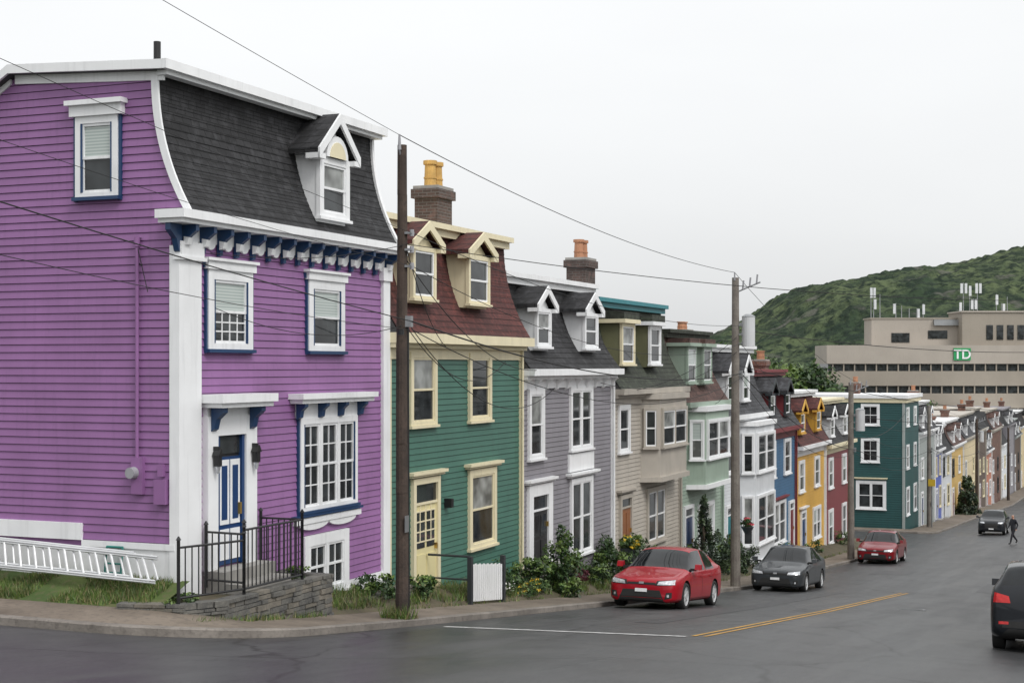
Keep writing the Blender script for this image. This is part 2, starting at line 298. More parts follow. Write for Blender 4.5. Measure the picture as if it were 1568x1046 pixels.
def row_house(name,t0,t1,zb,zc,zt,wall,roof,trim='white',setb=.5,corn=.16,yb=-.3,depth=9,cboard=.14,bracket=None,topmat=None,e=.13,frame=None):
    h=B(name,(t0,0,zb),frame)
    h.box('walls',wall,t0+.012,t1-.012,0,depth,zb-1.5,zc)
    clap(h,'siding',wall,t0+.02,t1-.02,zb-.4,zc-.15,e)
    mansard(h,t0+.012,t1-.012,zc,zt,yb,setb,roof,depth)
    h.box('cornice',trim,t0,t1,yb-.1,.0,zc-corn,zc+.015); h.box('cornice',trim,t0+.02,t1-.02,yb+.1,0,zc-corn-.1,zc-corn)
    h.box('frieze',trim,t0+.02,t1-.02,-.06,0,zc-corn-.34,zc-corn-.1)
    tm=topmat or trim
    h.box('roof_edge',tm,t0-.0,t1,setb-.28,depth+.1,zt+.003,zt+.13); h.box('roof_edge',tm,t0+.01,t1-.01,setb-.16,setb+.1,zt-.16,zt+.003)
    h.box('corner_board',trim,t0+.02,t0+.02+cboard,-.05,0,zb-.4,zc-corn-.34); h.box('corner_board',trim,t1-.02-cboard,t1-.02,-.05,0,zb-.4,zc-corn-.34)
    h.cyl('downpipe',trim if trim!='trim_teal' else 'white',t1-.08,-.1,zb-.2,zc-corn-.1,.035,n=8)
    if bracket:
        n=int((t1-t0)/.75)
        for i in range(n+1):
            x=t0+.15+(t1-t0-.3)*i/n
            h.prism('bracket',bracket,[(0,zc-corn-.42),(-.1,zc-corn-.36),(-.14,zc-corn-.2),(-.27,zc-corn-.1),(0,zc-corn-.1)],'x',x-.05,x+.05)
    return h
# ================================================================== PURPLE HOUSE
h=B('purple_house',(0,0,-4.5)); T1=7.4; D=8.5
h.box('walls','purple',.01,T1-.012,0.0,D,-6,2.3)
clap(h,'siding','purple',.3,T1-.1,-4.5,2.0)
zc,zt,yb,yt=2.5,4.78,-.27,.38
def yprof(z):
    v=max(0,min(1,(z-zc)/(zt-zc))); return mans(v,yb,yt)
roofp=[(.12,4.92),(3.25,5.07),(4.3,4.45),(8.6,3.1)]
n=14; prof=[(mans(i/n,yb,yt),zc+(zt-zc)*i/n) for i in range(n+1)]
h.prism('gable_wall','purple',[(p[0]+.04,p[1]) for p in prof]+[(.5,4.8),(3.25,4.93),(4.3,4.3),(8.5,3.0),(8.5,2.3),(yb+.04,2.3)],'x',.01,T1-.012)
m_=18
for i in range(m_):
    za=zc+(zt-zc)*i/m_; zb_=zc+(zt-zc)*(i+1)/m_; ya=yprof(za); yb2=yprof(zb_)
    h.add('roof_shingles','slate_black',[(-.03,ya-.014,za),(T1+.02,ya-.014,za),(T1+.02,yb2-.004,zb_),(-.03,yb2-.004,zb_)],[(0,1,2,3)])
    h.add('roof_shingles','slate_black',[(-.03,ya-.014,za),(T1+.02,ya-.014,za),(T1+.02,ya+.03,za),(-.03,ya+.03,za)],[(3,2,1,0)])
for i in range(n):
    (a,b_),(c_,d_)=prof[i],prof[i+1]
    for xx in ((-.065,-.02),(T1-.03,T1+.06)):
        h.prism('gable_trim','white',[(a-.06,b_),(a+.07,b_),(c_+.07,d_),(c_-.06,d_)],'x',*xx)
rp=roofp
for (a,b_),(c_,d_) in zip(rp,rp[1:]):
    h.prism('roof_deck','roof_tar',[(a,b_-.13),(c_,d_-.13),(c_,d_),(a,b_)],'x',-.19,T1+.1)
    h.prism('barge_trim','white',[(a,b_-.13),(c_,d_-.13),(c_,d_+.02),(a,b_+.02)],'x',-.24,-.19)
    h.prism('barge_trim','white',[(a,b_-.13),(c_,d_-.13),(c_,d_+.02),(a,b_+.02)],'x',T1+.1,T1+.13)
    h.prism('barge_frieze','white',[(a+.1,b_-.28),(c_,d_-.28),(c_,d_-.13),(a+.1,b_-.13)],'x',-.05,-.0)
h.box('roof_fascia','white',-.24,T1+.13,.03,.125,4.79,4.945); h.box('roof_fascia','white',-.1,T1+.05,.12,.3,4.72,4.80)
h.box('cornice','white',-.42,T1+.32,-.44,.0,2.36,2.5); h.box('cornice','white',-.36,T1+.26,-.37,0,2.29,2.36)
h.box('cornice','white',-.42,.0,.0,.12,2.36,2.5); h.box('cornice','white',-.36,.0,0,.1,2.29,2.36)
h.box('frieze','white',.0,T1,-.045,0,2.04,2.29)
for i in range(15):
    x=.12+i*(T1-.24)/14
    h.prism('bracket','trim_blue',[(-.04,1.84),(-.10,1.86),(-.12,2.02),(-.2,2.1),(-.33,2.19),(-.33,2.29),(-.04,2.29)],'x',x-.045,x+.045)
    h.prism('bracket_scroll','white',[(-.1,1.95),(-.17,1.97),(-.2,2.08),(-.1,2.1)],'x',x-.06,x+.06)
    if i<14:
        xm=x+.255; q=[(xm+.13*cos(pi+pi*k/8),2.06+.12*sin(pi+pi*k/8)) for k in range(9)]
        h.prism('frieze_shell','white',q+[(xm+.13,2.2),(xm-.13,2.2)],'y',-.075,-.04)
h.prism('bracket','trim_blue',[(-.02,1.8),(-.1,1.86),(-.16,2.05),(-.33,2.18),(-.33,2.29),(-.02,2.29)],'y',-.12,-.02)
h.box('pilaster','white',-.05,.58,-.09,.0,-4.2,1.72); h.box('pilaster','white',-.05,.0,.0,.10,-4.2,1.95)
h.box('pilaster_cap','white',-.07,.62,-.12,.0,1.78,2.02); h.box('pilaster_cap','white',-.09,.66,-.15,0,1.72,1.78)
h.box('pilaster','white',7.12,T1+.02,-.08,.0,-4.5,1.75); h.box('pilaster_cap','white',7.05,T1+.05,-.12,.0,1.75,2.02)
for a,b_ in ((.8,2.16),(4.1,5.48)):
    window(h,a,b_,.28,1.62,0,'white',.17,outline='trim_blue',grid=(4,3) if a<1 else None,blind=.8,lower_only=True)
    h.box('window_head','white',a-.06,b_+.06,-.12,0,1.62,1.76); h.box('window_head','white',a-.1,b_+.1,-.16,0,1.76,1.81)
    h.box('window_head_blue','trim_blue',a-.09,b_+.09,-.06,0,1.64,1.74)
window(h,3.8,6.0,-2.72,-.98,0,'white',.12,outline='trim_blue',units=3,grid=(2,2),blind=.1,sill=True)
h.box('window_apron','white',3.62,6.12,-.1,0,-2.96,-2.85); h.box('window_outline','trim_blue',3.55,6.15,-.13,0,-2.83,-2.79)
for k in (-1,1):
    q=[(4.85+k*.55+.55*cos(pi+pi*i/10),-2.96+.13*sin(pi+pi*i/10)) for i in range(11)]
    h.prism('window_apron_scallop','white',q,'y',-.08,0)
h.box('window_hood','white',3.45,6.4,-.34,0,-.62,-.52); h.box('window_hood','white',3.52,6.33,-.28,0,-.7,-.62); h.box('window_hood_frieze','white',3.7,6.1,-.06,0,-.98,-.7)
for x in (3.72,4.52,5.28,6.08): h.prism('bracket','trim_blue',[(-.06,-1.0),(-.14,-.96),(-.16,-.84),(-.25,-.76),(-.25,-.7),(-.06,-.7)],'x',x-.06,x+.06)
h.box('door_surround','white',.7,1.0,-.14,0,-3.5,-.85); h.box('door_surround','white',1.86,2.2,-.14,0,-3.5,-.85); h.box('door_surround','white',1.0,1.86,-.138,0,-1.18,-.85)
h.box('door_hood','white',.6,2.32,-.5,0,-.62,-.48); h.box('door_hood','white',.66,2.26,-.44,0,-.7,-.62); h.box('door_frieze','white',.72,2.18,-.1,0,-.85,-.7)
for x in (.85,2.03): h.prism('bracket','trim_blue',[(-.14,-1.1),(-.2,-1.06),(-.24,-.9),(-.38,-.78),(-.38,-.7),(-.14,-.7)],'x',x-.07,x+.07)
h.box('door_recess','door_black',1.0,1.86,-.03,0,-3.4,-1.18)
h.box('door_frame','door_blue',1.0,1.1,-.1,-.02,-3.4,-1.18); h.box('door_frame','door_blue',1.78,1.86,-.1,-.02,-3.4,-1.18)
h.box('door_leaf','door_blue',1.1,1.78,-.06,-.02,-3.38,-1.55)
for xa in (1.13,1.46):
    h.box('door_panel','white',xa,xa+.29,-.075,-.05,-3.3,-2.78); h.box('door_panel','white',xa,xa+.29,-.075,-.05,-2.70,-1.60)
    h.box('door_panel_bead','door_blue',xa+.06,xa+.23,-.08,-.05,-2.62,-1.7)
h.box('transom_glass','glass',1.1,1.78,-.05,-.02,-1.5,-1.22); h.box('door_handle','brass',1.68,1.73,-.13,-.06,-2.55,-2.35)
for x in (.86,2.05):
    h.box('lantern','iron_black',x-.05,x+.05,-.27,-.17,-1.68,-1.5); h.prism('lantern_top','iron_black',[(x-.07,-1.5),(x+.07,-1.5),(x,-1.38)],'y',-.29,-.15); h.box('lantern_arm','iron_black',x-.02,x+.02,-.25,-.13,-1.42,-1.35); h.cyl('lantern_glass','lamp_clear',x,-.22,-1.8,-1.68,.025,.05)
h.box('door_step','concrete',.7,2.3,-.45,0,-3.95,-3.42); h.box('door_step','concrete',.75,2.25,-.8,-.45,-3.95,-3.62)
window(h,3.95,5.65,-4.35,-3.2,0,'white',.2,units=2,grid=(2,1),blind=.1,sill=True)
h.box('base_trim','white',5.65,7.4,-.07,0,-4.5,-4.24); h.box('base_trim','white',3.0,3.95,-.07,0,-4.5,-4.24)
h.box('foundation','concrete',5.0,7.4,-.03,0,-5.6,-4.5)
dormer(h,4.22,5.38,2.82,3.98,4.70,-.16,'white','white','slate_black',arch=True,tw=.15,blind=.5)
h.cyl('vent_pipe','iron_black',.45,.7,4.85,5.4,.06,.06)
h.M=Matrix.Rotation(-pi/2,4,'Z')
clap(h,'side_siding','purple',-D,-.09,-2.9,2.42)
def fx1(z): return -yprof(z)-.05
def fx0(z):
    if z>4.9: return -3.25
    if z>4.3: return -(3.25+(4.9-z)*1.7)
    return -min(8.5,4.3+(4.3-z)*3.2)
clap(h,'side_siding','purple',0,0,2.42,4.8,fx0=fx0,fx1=fx1)
window(h,-1.96,-1.1,2.8,4.14,0,'white',.12,outline='trim_blue',grid=None,blind=.8)
h.box('window_head','white',-2.05,-1.0,-.13,0,4.14,4.32); h.box('window_head','white',-2.1,-.95,-.2,0,4.32,4.4)
h.box('side_base_trim','white',-D,-1.85,-.07,0,-2.9,-2.62); h.box('side_base_trim','white',-1.85,-.0,-.06,0,-3.0,-2.9); h.box('side_foundation','white',-D,0,-.03,0,-3.9,-3.0)
h.cyl('conduit','purple',-.72,-.07,-1.7,1.95,.03); h.cyl('conduit','purple',-.72,-.07,1.95,2.1,.05)
h.box('meter_box','purple',-.82,-.6,-.1,0,-2.1,-1.5)
M0=h.M.copy(); h.M=h.M@Matrix.Translation((-.76,-.1,-1.75))@Matrix.Rotation(pi/2,4,'X'); h.cyl('meter_dial','meter_grey',0,0,0,.12,.1,.09,16); h.M=M0
h.box('junction_box','purple',-.36,-.14,-.12,0,-2.25,-1.85); h.box('tap_box','purple',-.3,-.2,-.1,0,-1.8,-1.6)
h.M=Matrix.Identity(4)
h.done()
# ================================================================== GREEN HOUSE
h=row_house('green_house',7.42,14.8,-5.3,.68,3.12,'green','slate_red','trim_cream',setb=.45,corn=.2,cboard=.1,e=.13)
for a,b_ in ((8.4,9.72),(11.5,12.8)): window(h,a,b_,-1.3,.3,0,'trim_cream',.13,sash='trim_cream',blind=.6 if a<10 else .1)
window(h,11.5,13.1,-4.3,-2.45,0,'trim_cream',.15,sash='trim_cream',blind=.6); hood(h,11.3,13.3,-2.42,'trim_cream')
door(h,8.5,9.85,-5.0,-2.45,'door_yellow','trim_cream',.45,panes=True); hood(h,8.3,10.05,-2.42,'trim_cream')
for i in range(3): h.box('glazing_bars','trim_cream',8.86+i*.27,8.89+i*.27,-.066,-.03,-3.85,-3.05)
for k in range(4): h.box('glazing_bars','trim_cream',8.7,9.65,-.064,-.03,-3.85+k*.22,-3.82+k*.22)
h.box('wall_lamp','iron_black',10.2,10.32,-.2,0,-3.2,-3.0)
for a,b_ in ((8.3,9.45),(11.2,12.45)): dormer(h,a,b_,1.45,2.58,3.02,-.1,'trim_cream','trim_cream','slate_red',back=1)
chimney(h,12.4,1.3,2.9,4.33,.85,.6,'brick_dark',2,'pot_yellow',.62); chimney(h,14.2,2.2,2.9,3.5,.3,.3,'brick',1,'pot_clay',.5)
h.done()
# ================================================================== GREY HOUSE
h=row_house('grey_house',14.8,22.1,-5.95,-.1,2.3,'grey','slate_black','white',setb=.66,corn=.16,cboard=.12,bracket='white')
window(h,15.25,16.35,-2.42,-.6,0,'white',.15,blind=.5); window(h,18.35,20.2,-2.35,-.58,0,'white',.13,units=2,blind=.1)
h.box('window_panel','white',18.25,20.3,-.07,0,-2.95,-2.45)
hood(h,18.1,20.5,-3.1); window(h,18.4,20.2,-5.3,-3.15,0,'white',.13,units=2,blind=.1)
door(h,15.2,16.9,-5.2,-3.1,'door_black','white',.4,panes=True,tw=.3); hood(h,15.05,17.05,-3.07)
for a,b_ in ((15.65,16.7),(19.35,20.5)): dormer(h,a,b_,.5,1.5,1.98,-.05,'white','white','slate_black',back=1.2)
chimney(h,22.0,.95,1.8,3.24,.9,.6,'brick_dark',2,'pot_clay',.55)
h.done()
h=row_house('beige_house',22.1,29.4,-6.8,-.72,1.95,'beige','slate_green','beige',setb=.66,topmat='trim_teal',cboard=.12)
for a,b_ in ((22.7,24.0),(25.6,26.8)): dormer(h,a,b_,.05,1.3,.18,-.05,'trim_cream' if a<25 else 'white','olive','slate_green',flat=True)
window(h,22.6,23.7,-2.65,-1.2,0,'white',.12); bay(h,24.9,28.7,-3.6,-.95,.55,'beige','beige',[(-2.6,-1.35)])
window(h,25.5,27.6,-5.75,-3.95,0,'beige',.15,units=2); door(h,22.7,23.9,-6.1,-3.95,'door_wood','beige',.3); hood(h,22.5,24.1,-3.9,'beige')
h.done()
h=row_house('sage_house',29.4,35.2,-7.5,-1.3,1.15,'sage','slate_brown','sage',setb=.6,cboard=.14,topmat='slate_green')
for a,b_ in ((29.9,31.1),(32.0,33.2)): dormer(h,a,b_,-.6,.68,.12,-.08,'sage','sage','slate_brown',flat=True)
bay(h,30.3,34.3,-4.25,-1.5,.6,'sage','white',[(-3.3,-1.9)]); window(h,31.7,33.9,-6.9,-5.0,0,'white',.14,units=2); door(h,29.8,31.0,-7.2,-4.9,'door_blue','white',.3)
h.done()
h=row_house('white_house',35.2,42.5,-8.1,-1.95,.7,'white_siding','slate_grey','white',setb=.6,cboard=.2)
for a,b_ in ((35.7,36.8),(38.2,39.3)): dormer(h,a,b_,-1.4,-.3,.35,-.05,'white','white','slate_grey')
window(h,35.8,37.0,-4.2,-2.6,0,'white',.13); bay(h,38.0,42.1,-7.9,-2.3,.6,'white_siding','white',[(-4.3,-2.7),(-7.2,-5.2)]); door(h,35.7,36.9,-7.7,-5.4,'trim_teal','white',.3)
chimney(h,35.4,1.6,.4,1.4,.8,.6,'brick',2,'pot_clay',.3)
h.done()
h=row_house('blue_house',42.5,48.9,-8.75,-2.75,-.3,'blue','slate_grey','maroon',setb=.6)
for a,b_ in ((43.1,44.2),(46.2,47.3)): dormer(h,a,b_,-2.2,-1.2,-.65,-.05,'trim_dark','maroon','slate_grey')
window(h,43.3,44.5,-4.9,-3.3,0,'white',.12); window(h,46.3,47.7,-4.9,-3.3,0,'white',.12); window(h,44.0,46.6,-7.9,-6.0,0,'white',.12,units=2); hood(h,43.8,46.8,-5.95,'maroon'); door(h,47.3,48.4,-8.5,-6.2,'maroon','white',.3)
chimney(h,48.8,1.6,-.6,.3,.8,.6,'brick',2,'pot_clay',.4)
h.done()
h=row_house('yellow_house',48.9,56.2,-9.3,-3.8,-1.35,'yellow','slate_red','white',setb=.6)
for a,b_ in ((49.6,50.7),(53.5,54.7)): dormer(h,a,b_,-3.2,-2.2,-1.7,-.05,'yellow','yellow','slate_red')
for a in (49.6,53.4): window(h,a,a+1.3,-6.0,-4.5,0,'white',.13)
window(h,53.0,55.0,-8.6,-7.0,0,'white',.13,units=2); door(h,50.0,51.2,-9.1,-6.9,'door_blue','white',.3); hood(h,49.8,51.4,-6.85)
h.done()
h=row_house('maroon_house',56.2,64.05,-9.95,-4.1,-1.9,'maroon','slate_black','trim_cream',setb=.6)
for a,b_ in ((57.4,58.5),(61.2,62.4)): dormer(h,a,b_,-3.7,-2.7,-2.2,-.05,'white','white','slate_black')
for a in (57.2,61.2): window(h,a,a+1.3,-6.4,-4.8,0,'white',.13); window(h,a,a+1.3,-9.3,-7.5,0,'white',.13)
h.done()
# ================================================================== TEAL CORNER HOUSE
h=B('teal_house',(86,0,-12)); 
h.box('walls','teal',86,94,0,9,-13.2,-2.3); clap(h,'siding','teal',86.05,93.9,-11.8,-2.6,.16)
h.box('roof_cornice','white',85.8,94.1,-.3,9.1,-2.3,-2.05); h.box('roof_cornice','trim_cream',85.9,94.0,-.2,9.05,-2.6,-2.3); h.box('corner_board','lightgrey',85.95,86.2,-.06,.1,-12.5,-2.6)
for a in (87,91): window(h,a,a+1.4,-4.3,-2.95,0,'white',.14); window(h,a,a+1.4,-7.3,-5.6,0,'white',.14); window(h,a,a+1.6,-10.6,-8.6,0,'white',.14)
h.M=Matrix.Translation((86,0,0))@Matrix.Rotation(-pi/2,4,'Z'); clap(h,'side_siding','teal',-9,-.05,-11.8,-2.6,.16)
for x in (-2.95,-6.5): window(h,x,x+1.3,-4.2,-2.7,0,'white',.16,grid=(2,1),blind=.1); window(h,x,x+1.3,-6.8,-5.1,0,'white',.16,grid=(2,1),blind=.1)
window(h,-3.3,-1.2,-10.1,-8.1,0,'white',.2,units=2,blind=.1); hood(h,-3.4,-1.1,-8.0,'trim_cream'); h.M=Matrix.Identity(4)
chimney(h,90,4,-2.2,-1.2,.8,.6,'brick',2,'pot_clay',.4)
h.done()
# ================================================================== FURTHER HOUSES
far=[('grey_row_house',94,104,'lightgrey','slate_grey',9.4,'white'),('blue_row_house',104,109,'royal','slate_grey',8.0,'white'),('pale_row_house',109,116,'white_siding','slate_black',7.8,'white'),('butter_row_house',116,127,'butter','slate_brown',8.6,'white'),('cream_row_house',127,143,'cream','slate_grey',9.6,'beige'),('brown_row_house',143,152,'darkbrown','slate_black',10.6,'beige'),('salmon_row_house',152,160,'salmon','slate_grey',8.4,'white'),('brick_row_house',160,174,'brick','slate_brown',11,'beige'),('white_row_house',174,184,'white_siding','slate_black',9.0,'white'),('grey_row_house',184,198,'grey','slate_grey',11.5,'grey'),('brown_row_house',198,212,'darkbrown','slate_grey',10,'lightgrey'),('cream_row_house',212,228,'cream','slate_black',11.5,'white')]
for i,(nm,a,b_,w,r,hh,trm) in enumerate(far):
    zb=H((a+b_)/2,0)+.1; zt=zb+hh
    h=row_house(nm,a,b_,zb,zt-2.1,zt,w,r,trm,setb=.6,e=.2)
    L=b_-a
    for k in range(2):
        x=a+L*(.12+.48*k); ww=min(1.6,L*.2); tr=random.choice(['white','white','trim_dark','trim_cream'])
        window(h,x,x+ww,zb+3.7,zb+5.3,0,tr,.12,sash=tr)
        if k==0: door(h,x,x+1.3,zb+.2,zb+2.7,random.choice(['door_blue','maroon','door_black']),'white',.3)
        else: window(h,x,x+ww+.3,zb+1,zb+2.8,0,tr,.12,sash=tr)
        if i%3!=2: dormer(h,x+.1,x+1.25,zt-1.8,zt-.8,zt-.35,-.05,'white','white',r)
    chimney(h,b_-.5,1.6,zt-.3,zt+.9,.9,.7,'brick',2,'pot_clay',.4)
    h.done()
# opposite side of the street
RO=R@Matrix.Translation((0,-17.2,0))@Matrix.Rotation(pi,4,'Z')
opp=[('blue_house',10,17.5,'blue','slate_black'),('cream_house',17.5,25,'cream','slate_grey'),('maroon_house',25,32.5,'maroon','slate_black'),('grey_house',32.5,40,'grey','slate_red'),('sage_house',40,48,'sage','slate_black'),('butter_house',48,56,'butter','slate_grey'),('brick_house',56,66,'brick','slate_black'),('white_house',86,95,'white_siding','slate_grey'),('salmon_house',95,105,'salmon','slate_black'),('teal_house',105,116,'teal','slate_grey'),('brick_house',116,130,'brick','slate_grey')]
for nm,a,b_,w,r in opp:
    zb=P((a+b_)/2)+.0; h=row_house(nm,-b_,-a,zb,zb+6,zb+8.3,w,r,'white',setb=.6,e=.2,frame=RO)
    for x in (-b_+1,-b_+4.6):
        window(h,x,x+1.4,zb+3.7,zb+5.3,0,'white',.14); dormer(h,x,x+1.2,zb+6.5,zb+7.4,zb+7.9,-.05,'white','white',r)
    window(h,-b_+1,-b_+3,zb+1,zb+2.8,0,'white',.14); door(h,-b_+5,-b_+6.3,zb+.2,zb+2.6,'door_blue','white',.3); h.done()
bk=[(128,16,'brick_house','brick'),(150,20,'grey_block_house','lightgrey'),(170,26,'beige_block_house','beige'),(185,14,'brown_block_house','darkbrown'),(205,30,'grey_block_house','grey'),(225,16,'brick_house','brick'),(60,22,'grey_block_house','lightgrey')]
for i,(t,d,nm,w) in enumerate(bk):
    zb=P(t)-.2; hh=random.uniform(9.2,10.6)
    h=B(nm,(t,0,zb)); h.box('walls',w,t,t+9,d,d+9,zb-1,zb+hh-2)
    h.prism('gable_walls',w,[(d,zb+hh-2),(d+9,zb+hh-2),(d+4.5,zb+hh)],'x',t+.02,t+8.98)
    for q in ([(d-.3,zb+hh-2.13),(d+4.5,zb+hh),(d+4.5,zb+hh+.15),(d-.3,zb+hh-1.98)],[(d+4.5,zb+hh),(d+9.3,zb+hh-2.13),(d+9.3,zb+hh-1.98),(d+4.5,zb+hh+.15)]): h.prism('roof','slate_grey',q,'x',t-.2,t+9.2)
    for x in (t+1,t+5.5):
        for z in (zb+1,zb+4.3): window(h,x,x+1.5,z,z+1.6,d,'white',.14)
    h.M=Matrix.Translation((t,0,0))@Matrix.Rotation(-pi/2,4,'Z')
    for x in (-d-7.5,-d-3):
        for z in (zb+1,zb+4.3): window(h,x,x+1.4,z,z+1.6,0,'white',.14)
    h.M=Matrix.Identity(4)
    chimney(h,t+4,d+4.5,zb+hh-.3,zb+hh+1,.9,.7,'brick',2,'pot_clay',.4); h.done()
# ================================================================== OFFICE BLOCK (world axes)
I4=Matrix.Identity(4)
Y0=232; k=Y0/2265.
def X_(px): return (px-784)*k
h=B('office_building',(65,Y0,-22),I4)
xa,xb=X_(1266),X_(1720); 
h.box('core','glass',xa+.3,xb-.3,Y0+.4,Y0+8.6,-22,3.0)
zz=3.2
for i,(th,gap) in enumerate(((2.9,1.15),(2.3,1.2),(2.3,1.2),(2.3,1.2),(2.3,1.2),(2.3,1.2))):
    h.box('spandrel','td_beige2' if i==0 else 'td_beige',xa,xb,Y0,Y0+9,zz-th,zz)
    for j in range(27): x=xa+1+j*(xb-xa-2)/26; h.box('mullion','td_beige',x-.1,x+.1,Y0+.2,Y0+.45,zz-th-gap,zz-th)
    zz-=th+gap
h.box('penthouse','td_beige2',X_(1344),X_(1480),Y0+4,Y0+8.9,3.2,7.4); h.box('penthouse_cap','td_beige',X_(1342),X_(1482),Y0+3.9,Y0+9,7.4,7.65)
h.box('tower','td_beige',X_(1478),X_(1600),Y0+1.5,Y0+8.9,3.2,8.4); h.box('tower_cap','td_beige2',X_(1476),X_(1602),Y0+1.3,Y0+9,8.4,8.65)
for a,b_,z0,z1 in ((1375,1403,3.7,5.2),(1432,1462,4.3,5.6)): h.box('upper_window','glass',X_(a),X_(b_),Y0+3.9,Y0+4.1,z0,z1)
for i in range(5): h.box('upper_window','glass',X_(1515+i*16),X_(1525+i*16),Y0+1.4,Y0+1.6,4.1,6.4)
h.box('penthouse_louvre','steel',X_(1440),X_(1478),Y0+3.4,Y0+4,6.4,7.3)
h.box('sign_panel','td_green',X_(1460),X_(1486),Y0-.2,Y0-.013,.85,2.75)
e=h.done()
def text(txt,size,mat,M,parent,nm):
    cu=bpy.data.curves.new(nm,'FONT'); cu.body=txt; cu.size=size; cu.extrude=.03; cu.align_x='CENTER'; cu.offset=.04
    o=bpy.data.objects.new(nm,cu); col.objects.link(o); o.data.materials.append(MATS[mat]); o.parent=parent; o.matrix_world=M; return o
bpy.context.view_layer.update()
text('TD',2.0,'white',Matrix.Translation(((X_(1460)+X_(1486))/2,Y0-.25,1.1))@Matrix.Rotation(pi/2,4,'X'),e,'sign_letters')
def mast(px,ytop,ybot,panels,Yo=6):
    z0=(560-ybot)*k; z1=(560-ytop)*k; x=X_(px)
    h=B('antenna_mast',(x,Y0+Yo,z0),I4); h.cyl('mast','steel',x,Y0+Yo,z0,z1,.08,.05,8)
    for dx in panels: h.box('antenna_panel','white_siding',x+dx-.18,x+dx+.18,Y0+Yo-.35,Y0+Yo-.1,z1-1.7,z1-.1); h.box('bracket_arm','steel',x+min(0,dx)-.02,x+max(0,dx)+.02,Y0+Yo-.1,Y0+Yo,z1-1.2,z1-1.1)
    h.done()
mast(1348,437,487,(-.0,.5)); mast(1352,455,487,(.2,)); mast(1362,448,487,()); mast(1387,462,487,(-.3,)); mast(1408,470,487,()); mast(1430,463,487,(0,)); 
mast(1493,430,482,(-.35,.35)); mast(1503,434,482,(0,)); mast(1515,430,482,(-.2,.4)); mast(1545,448,482,(0,)); mast(1562,452,482,()); mast(1488,460,482,(0,)); mast(1396,466,487,()); mast(1420,470,487,(.2,)); mast(1509,455,482,(-.3,.3)); mast(1553,462,482,(.3,))
# ================================================================== TERRAIN
def sheet(name,ts,ss,zf,mat,off=0):
    V=[(t,-s,zf(t,s)+off) for t in ts for s in ss]; n=len(ss)
    F=[(i*n+j,i*n+j+1,(i+1)*n+j+1,(i+1)*n+j) for i in range(len(ts)-1) for j in range(n-1)]
    o=mkobj(name,V,F,mat); o.matrix_world=R.copy()
    bm=bmesh.new(); bm.from_mesh(o.data)
    for f in bm.faces:
        if f.normal.z<0: f.normal_flip()
    bm.to_mesh(o.data); bm.free(); return o
kn=[k_[0] for k_ in KN]
sheet('ground',sorted(set(kn+list(range(-100,300,10)))),[-2500,-400,-100,-30,0,30,100,400,2500],lambda t,s:P(t)-.165-.06,'city_ground')
iv=list(range(-60,261,1))
sheet('road',iv,[2.0,4.5,7.9,10.5,13.6],H,'asphalt')
sheet('side_street',list(range(-12,0))+[0,1,2,3],[-80,-40,-10,0,2.0],H,'asphalt')
sheet('side_street',list(range(66,86)),[-80,-40,-10,0,2.0],H,'asphalt')
def strip(name,pts,inn,mat_top='pavement'):
    V=[];F=[];mi=[]
    for (t,s),(ti,si) in zip(pts,inn):
        dx,dy=ti-t,si-s; L=sqrt(dx*dx+dy*dy); q=.16/L
        z=H(t,s)
        V+= [(t,-s,z-.1),(t,-s,z+.115),(t+dx*.02/L,-(s+dy*.02/L),z+.13),(t+dx*q,-(s+dy*q),z+.132),(t+dx*q,-(s+dy*q),z+.124),(ti,-si,z+.15)]
    for i in range(len(pts)-1):
        for j in range(5):
            F.append((i*6+j,i*6+j+1,(i+1)*6+j+1,(i+1)*6+j)); mi.append(1 if j==4 else 0)
    o=mkobj(name,V,F,['kerbstone',mat_top],midx=mi); o.matrix_world=R.copy()
    bm=bmesh.new(); bm.from_mesh(o.data); bmesh.ops.recalc_face_normals(bm,faces=bm.faces)
    if sum(f.normal.z for f in bm.faces)<0: bmesh.ops.reverse_faces(bm,faces=bm.faces)
    bm.to_mesh(o.data); bm.free()
po=[(-2.2,s) for s in (-60,-30,-10,-5,-2,-.1)]; pi_=[(-.9,s) for s in (-60,-30,-10,-5,-2,-.1)]
for i in range(1,10):
    a=i/10*pi/2; po.append((.3-2.5*cos(a),-.1+2.5*sin(a))); pi_.append((.3-1.2*cos(a),-.1+1.2*sin(a)))
po+=[(t,2.4) for t in [.3]+list(range(1,67))]; pi_+=[(t,1.1) for t in [.3]+list(range(1,67))]
strip('pavement',po,pi_)
tt=list(range(85,261)); strip('pavement',[(84,-30),(84,-5),(84,1.2),(84.4,2.1)]+[(t,2.4) for t in tt],[(85.2,-30),(85.2,-5),(85.2,.2),(85.5,.7)]+[(t,.3) for t in tt])
strip('pavement',[(t,13.4) for t in iv][::-1],[(t,17.3) for t in iv][::-1])
def yz(t,s):
    base=H(t,2.4)+.145
    u=max(0,min(1,(1.1-s)/1.1)); return base+.35*u**.7+.05*noise.noise(Vector((t*1.3,s*2,0)))*min(1,u*4)
sheet('front_yard',[x*.5 for x in range(6,131)],[1.1,1.0,.7,.4,.1,-.05],yz,'soil')
def lz(t,s):
    u=max(0,min(1,(t+.9)/.9)); return H(-2.2,s)+.15+(.32*u)+.03*noise.noise(Vector((t*2,s*1.3,4)))*min(1,u*5)
sheet('lawn',[-.9,-.7,-.5,-.3,-.1,.02],[-9+.25*i for i in range(38)],lz,'grass_ground')
sheet('back_lawn',[-.9,3,30,66],[-60,-30,-9.2],lambda t,s:H(t,0)+.1,'grass_ground')
sheet('stop_line',[4.1,4.32],[2.6,5,7.35],H,'paint_white_road',.008)
for s0 in (7.38,7.58): sheet('centre_line',[4.4]+list(range(5,31)),[s0,s0+.075],H,'paint_yellow_road',.008)
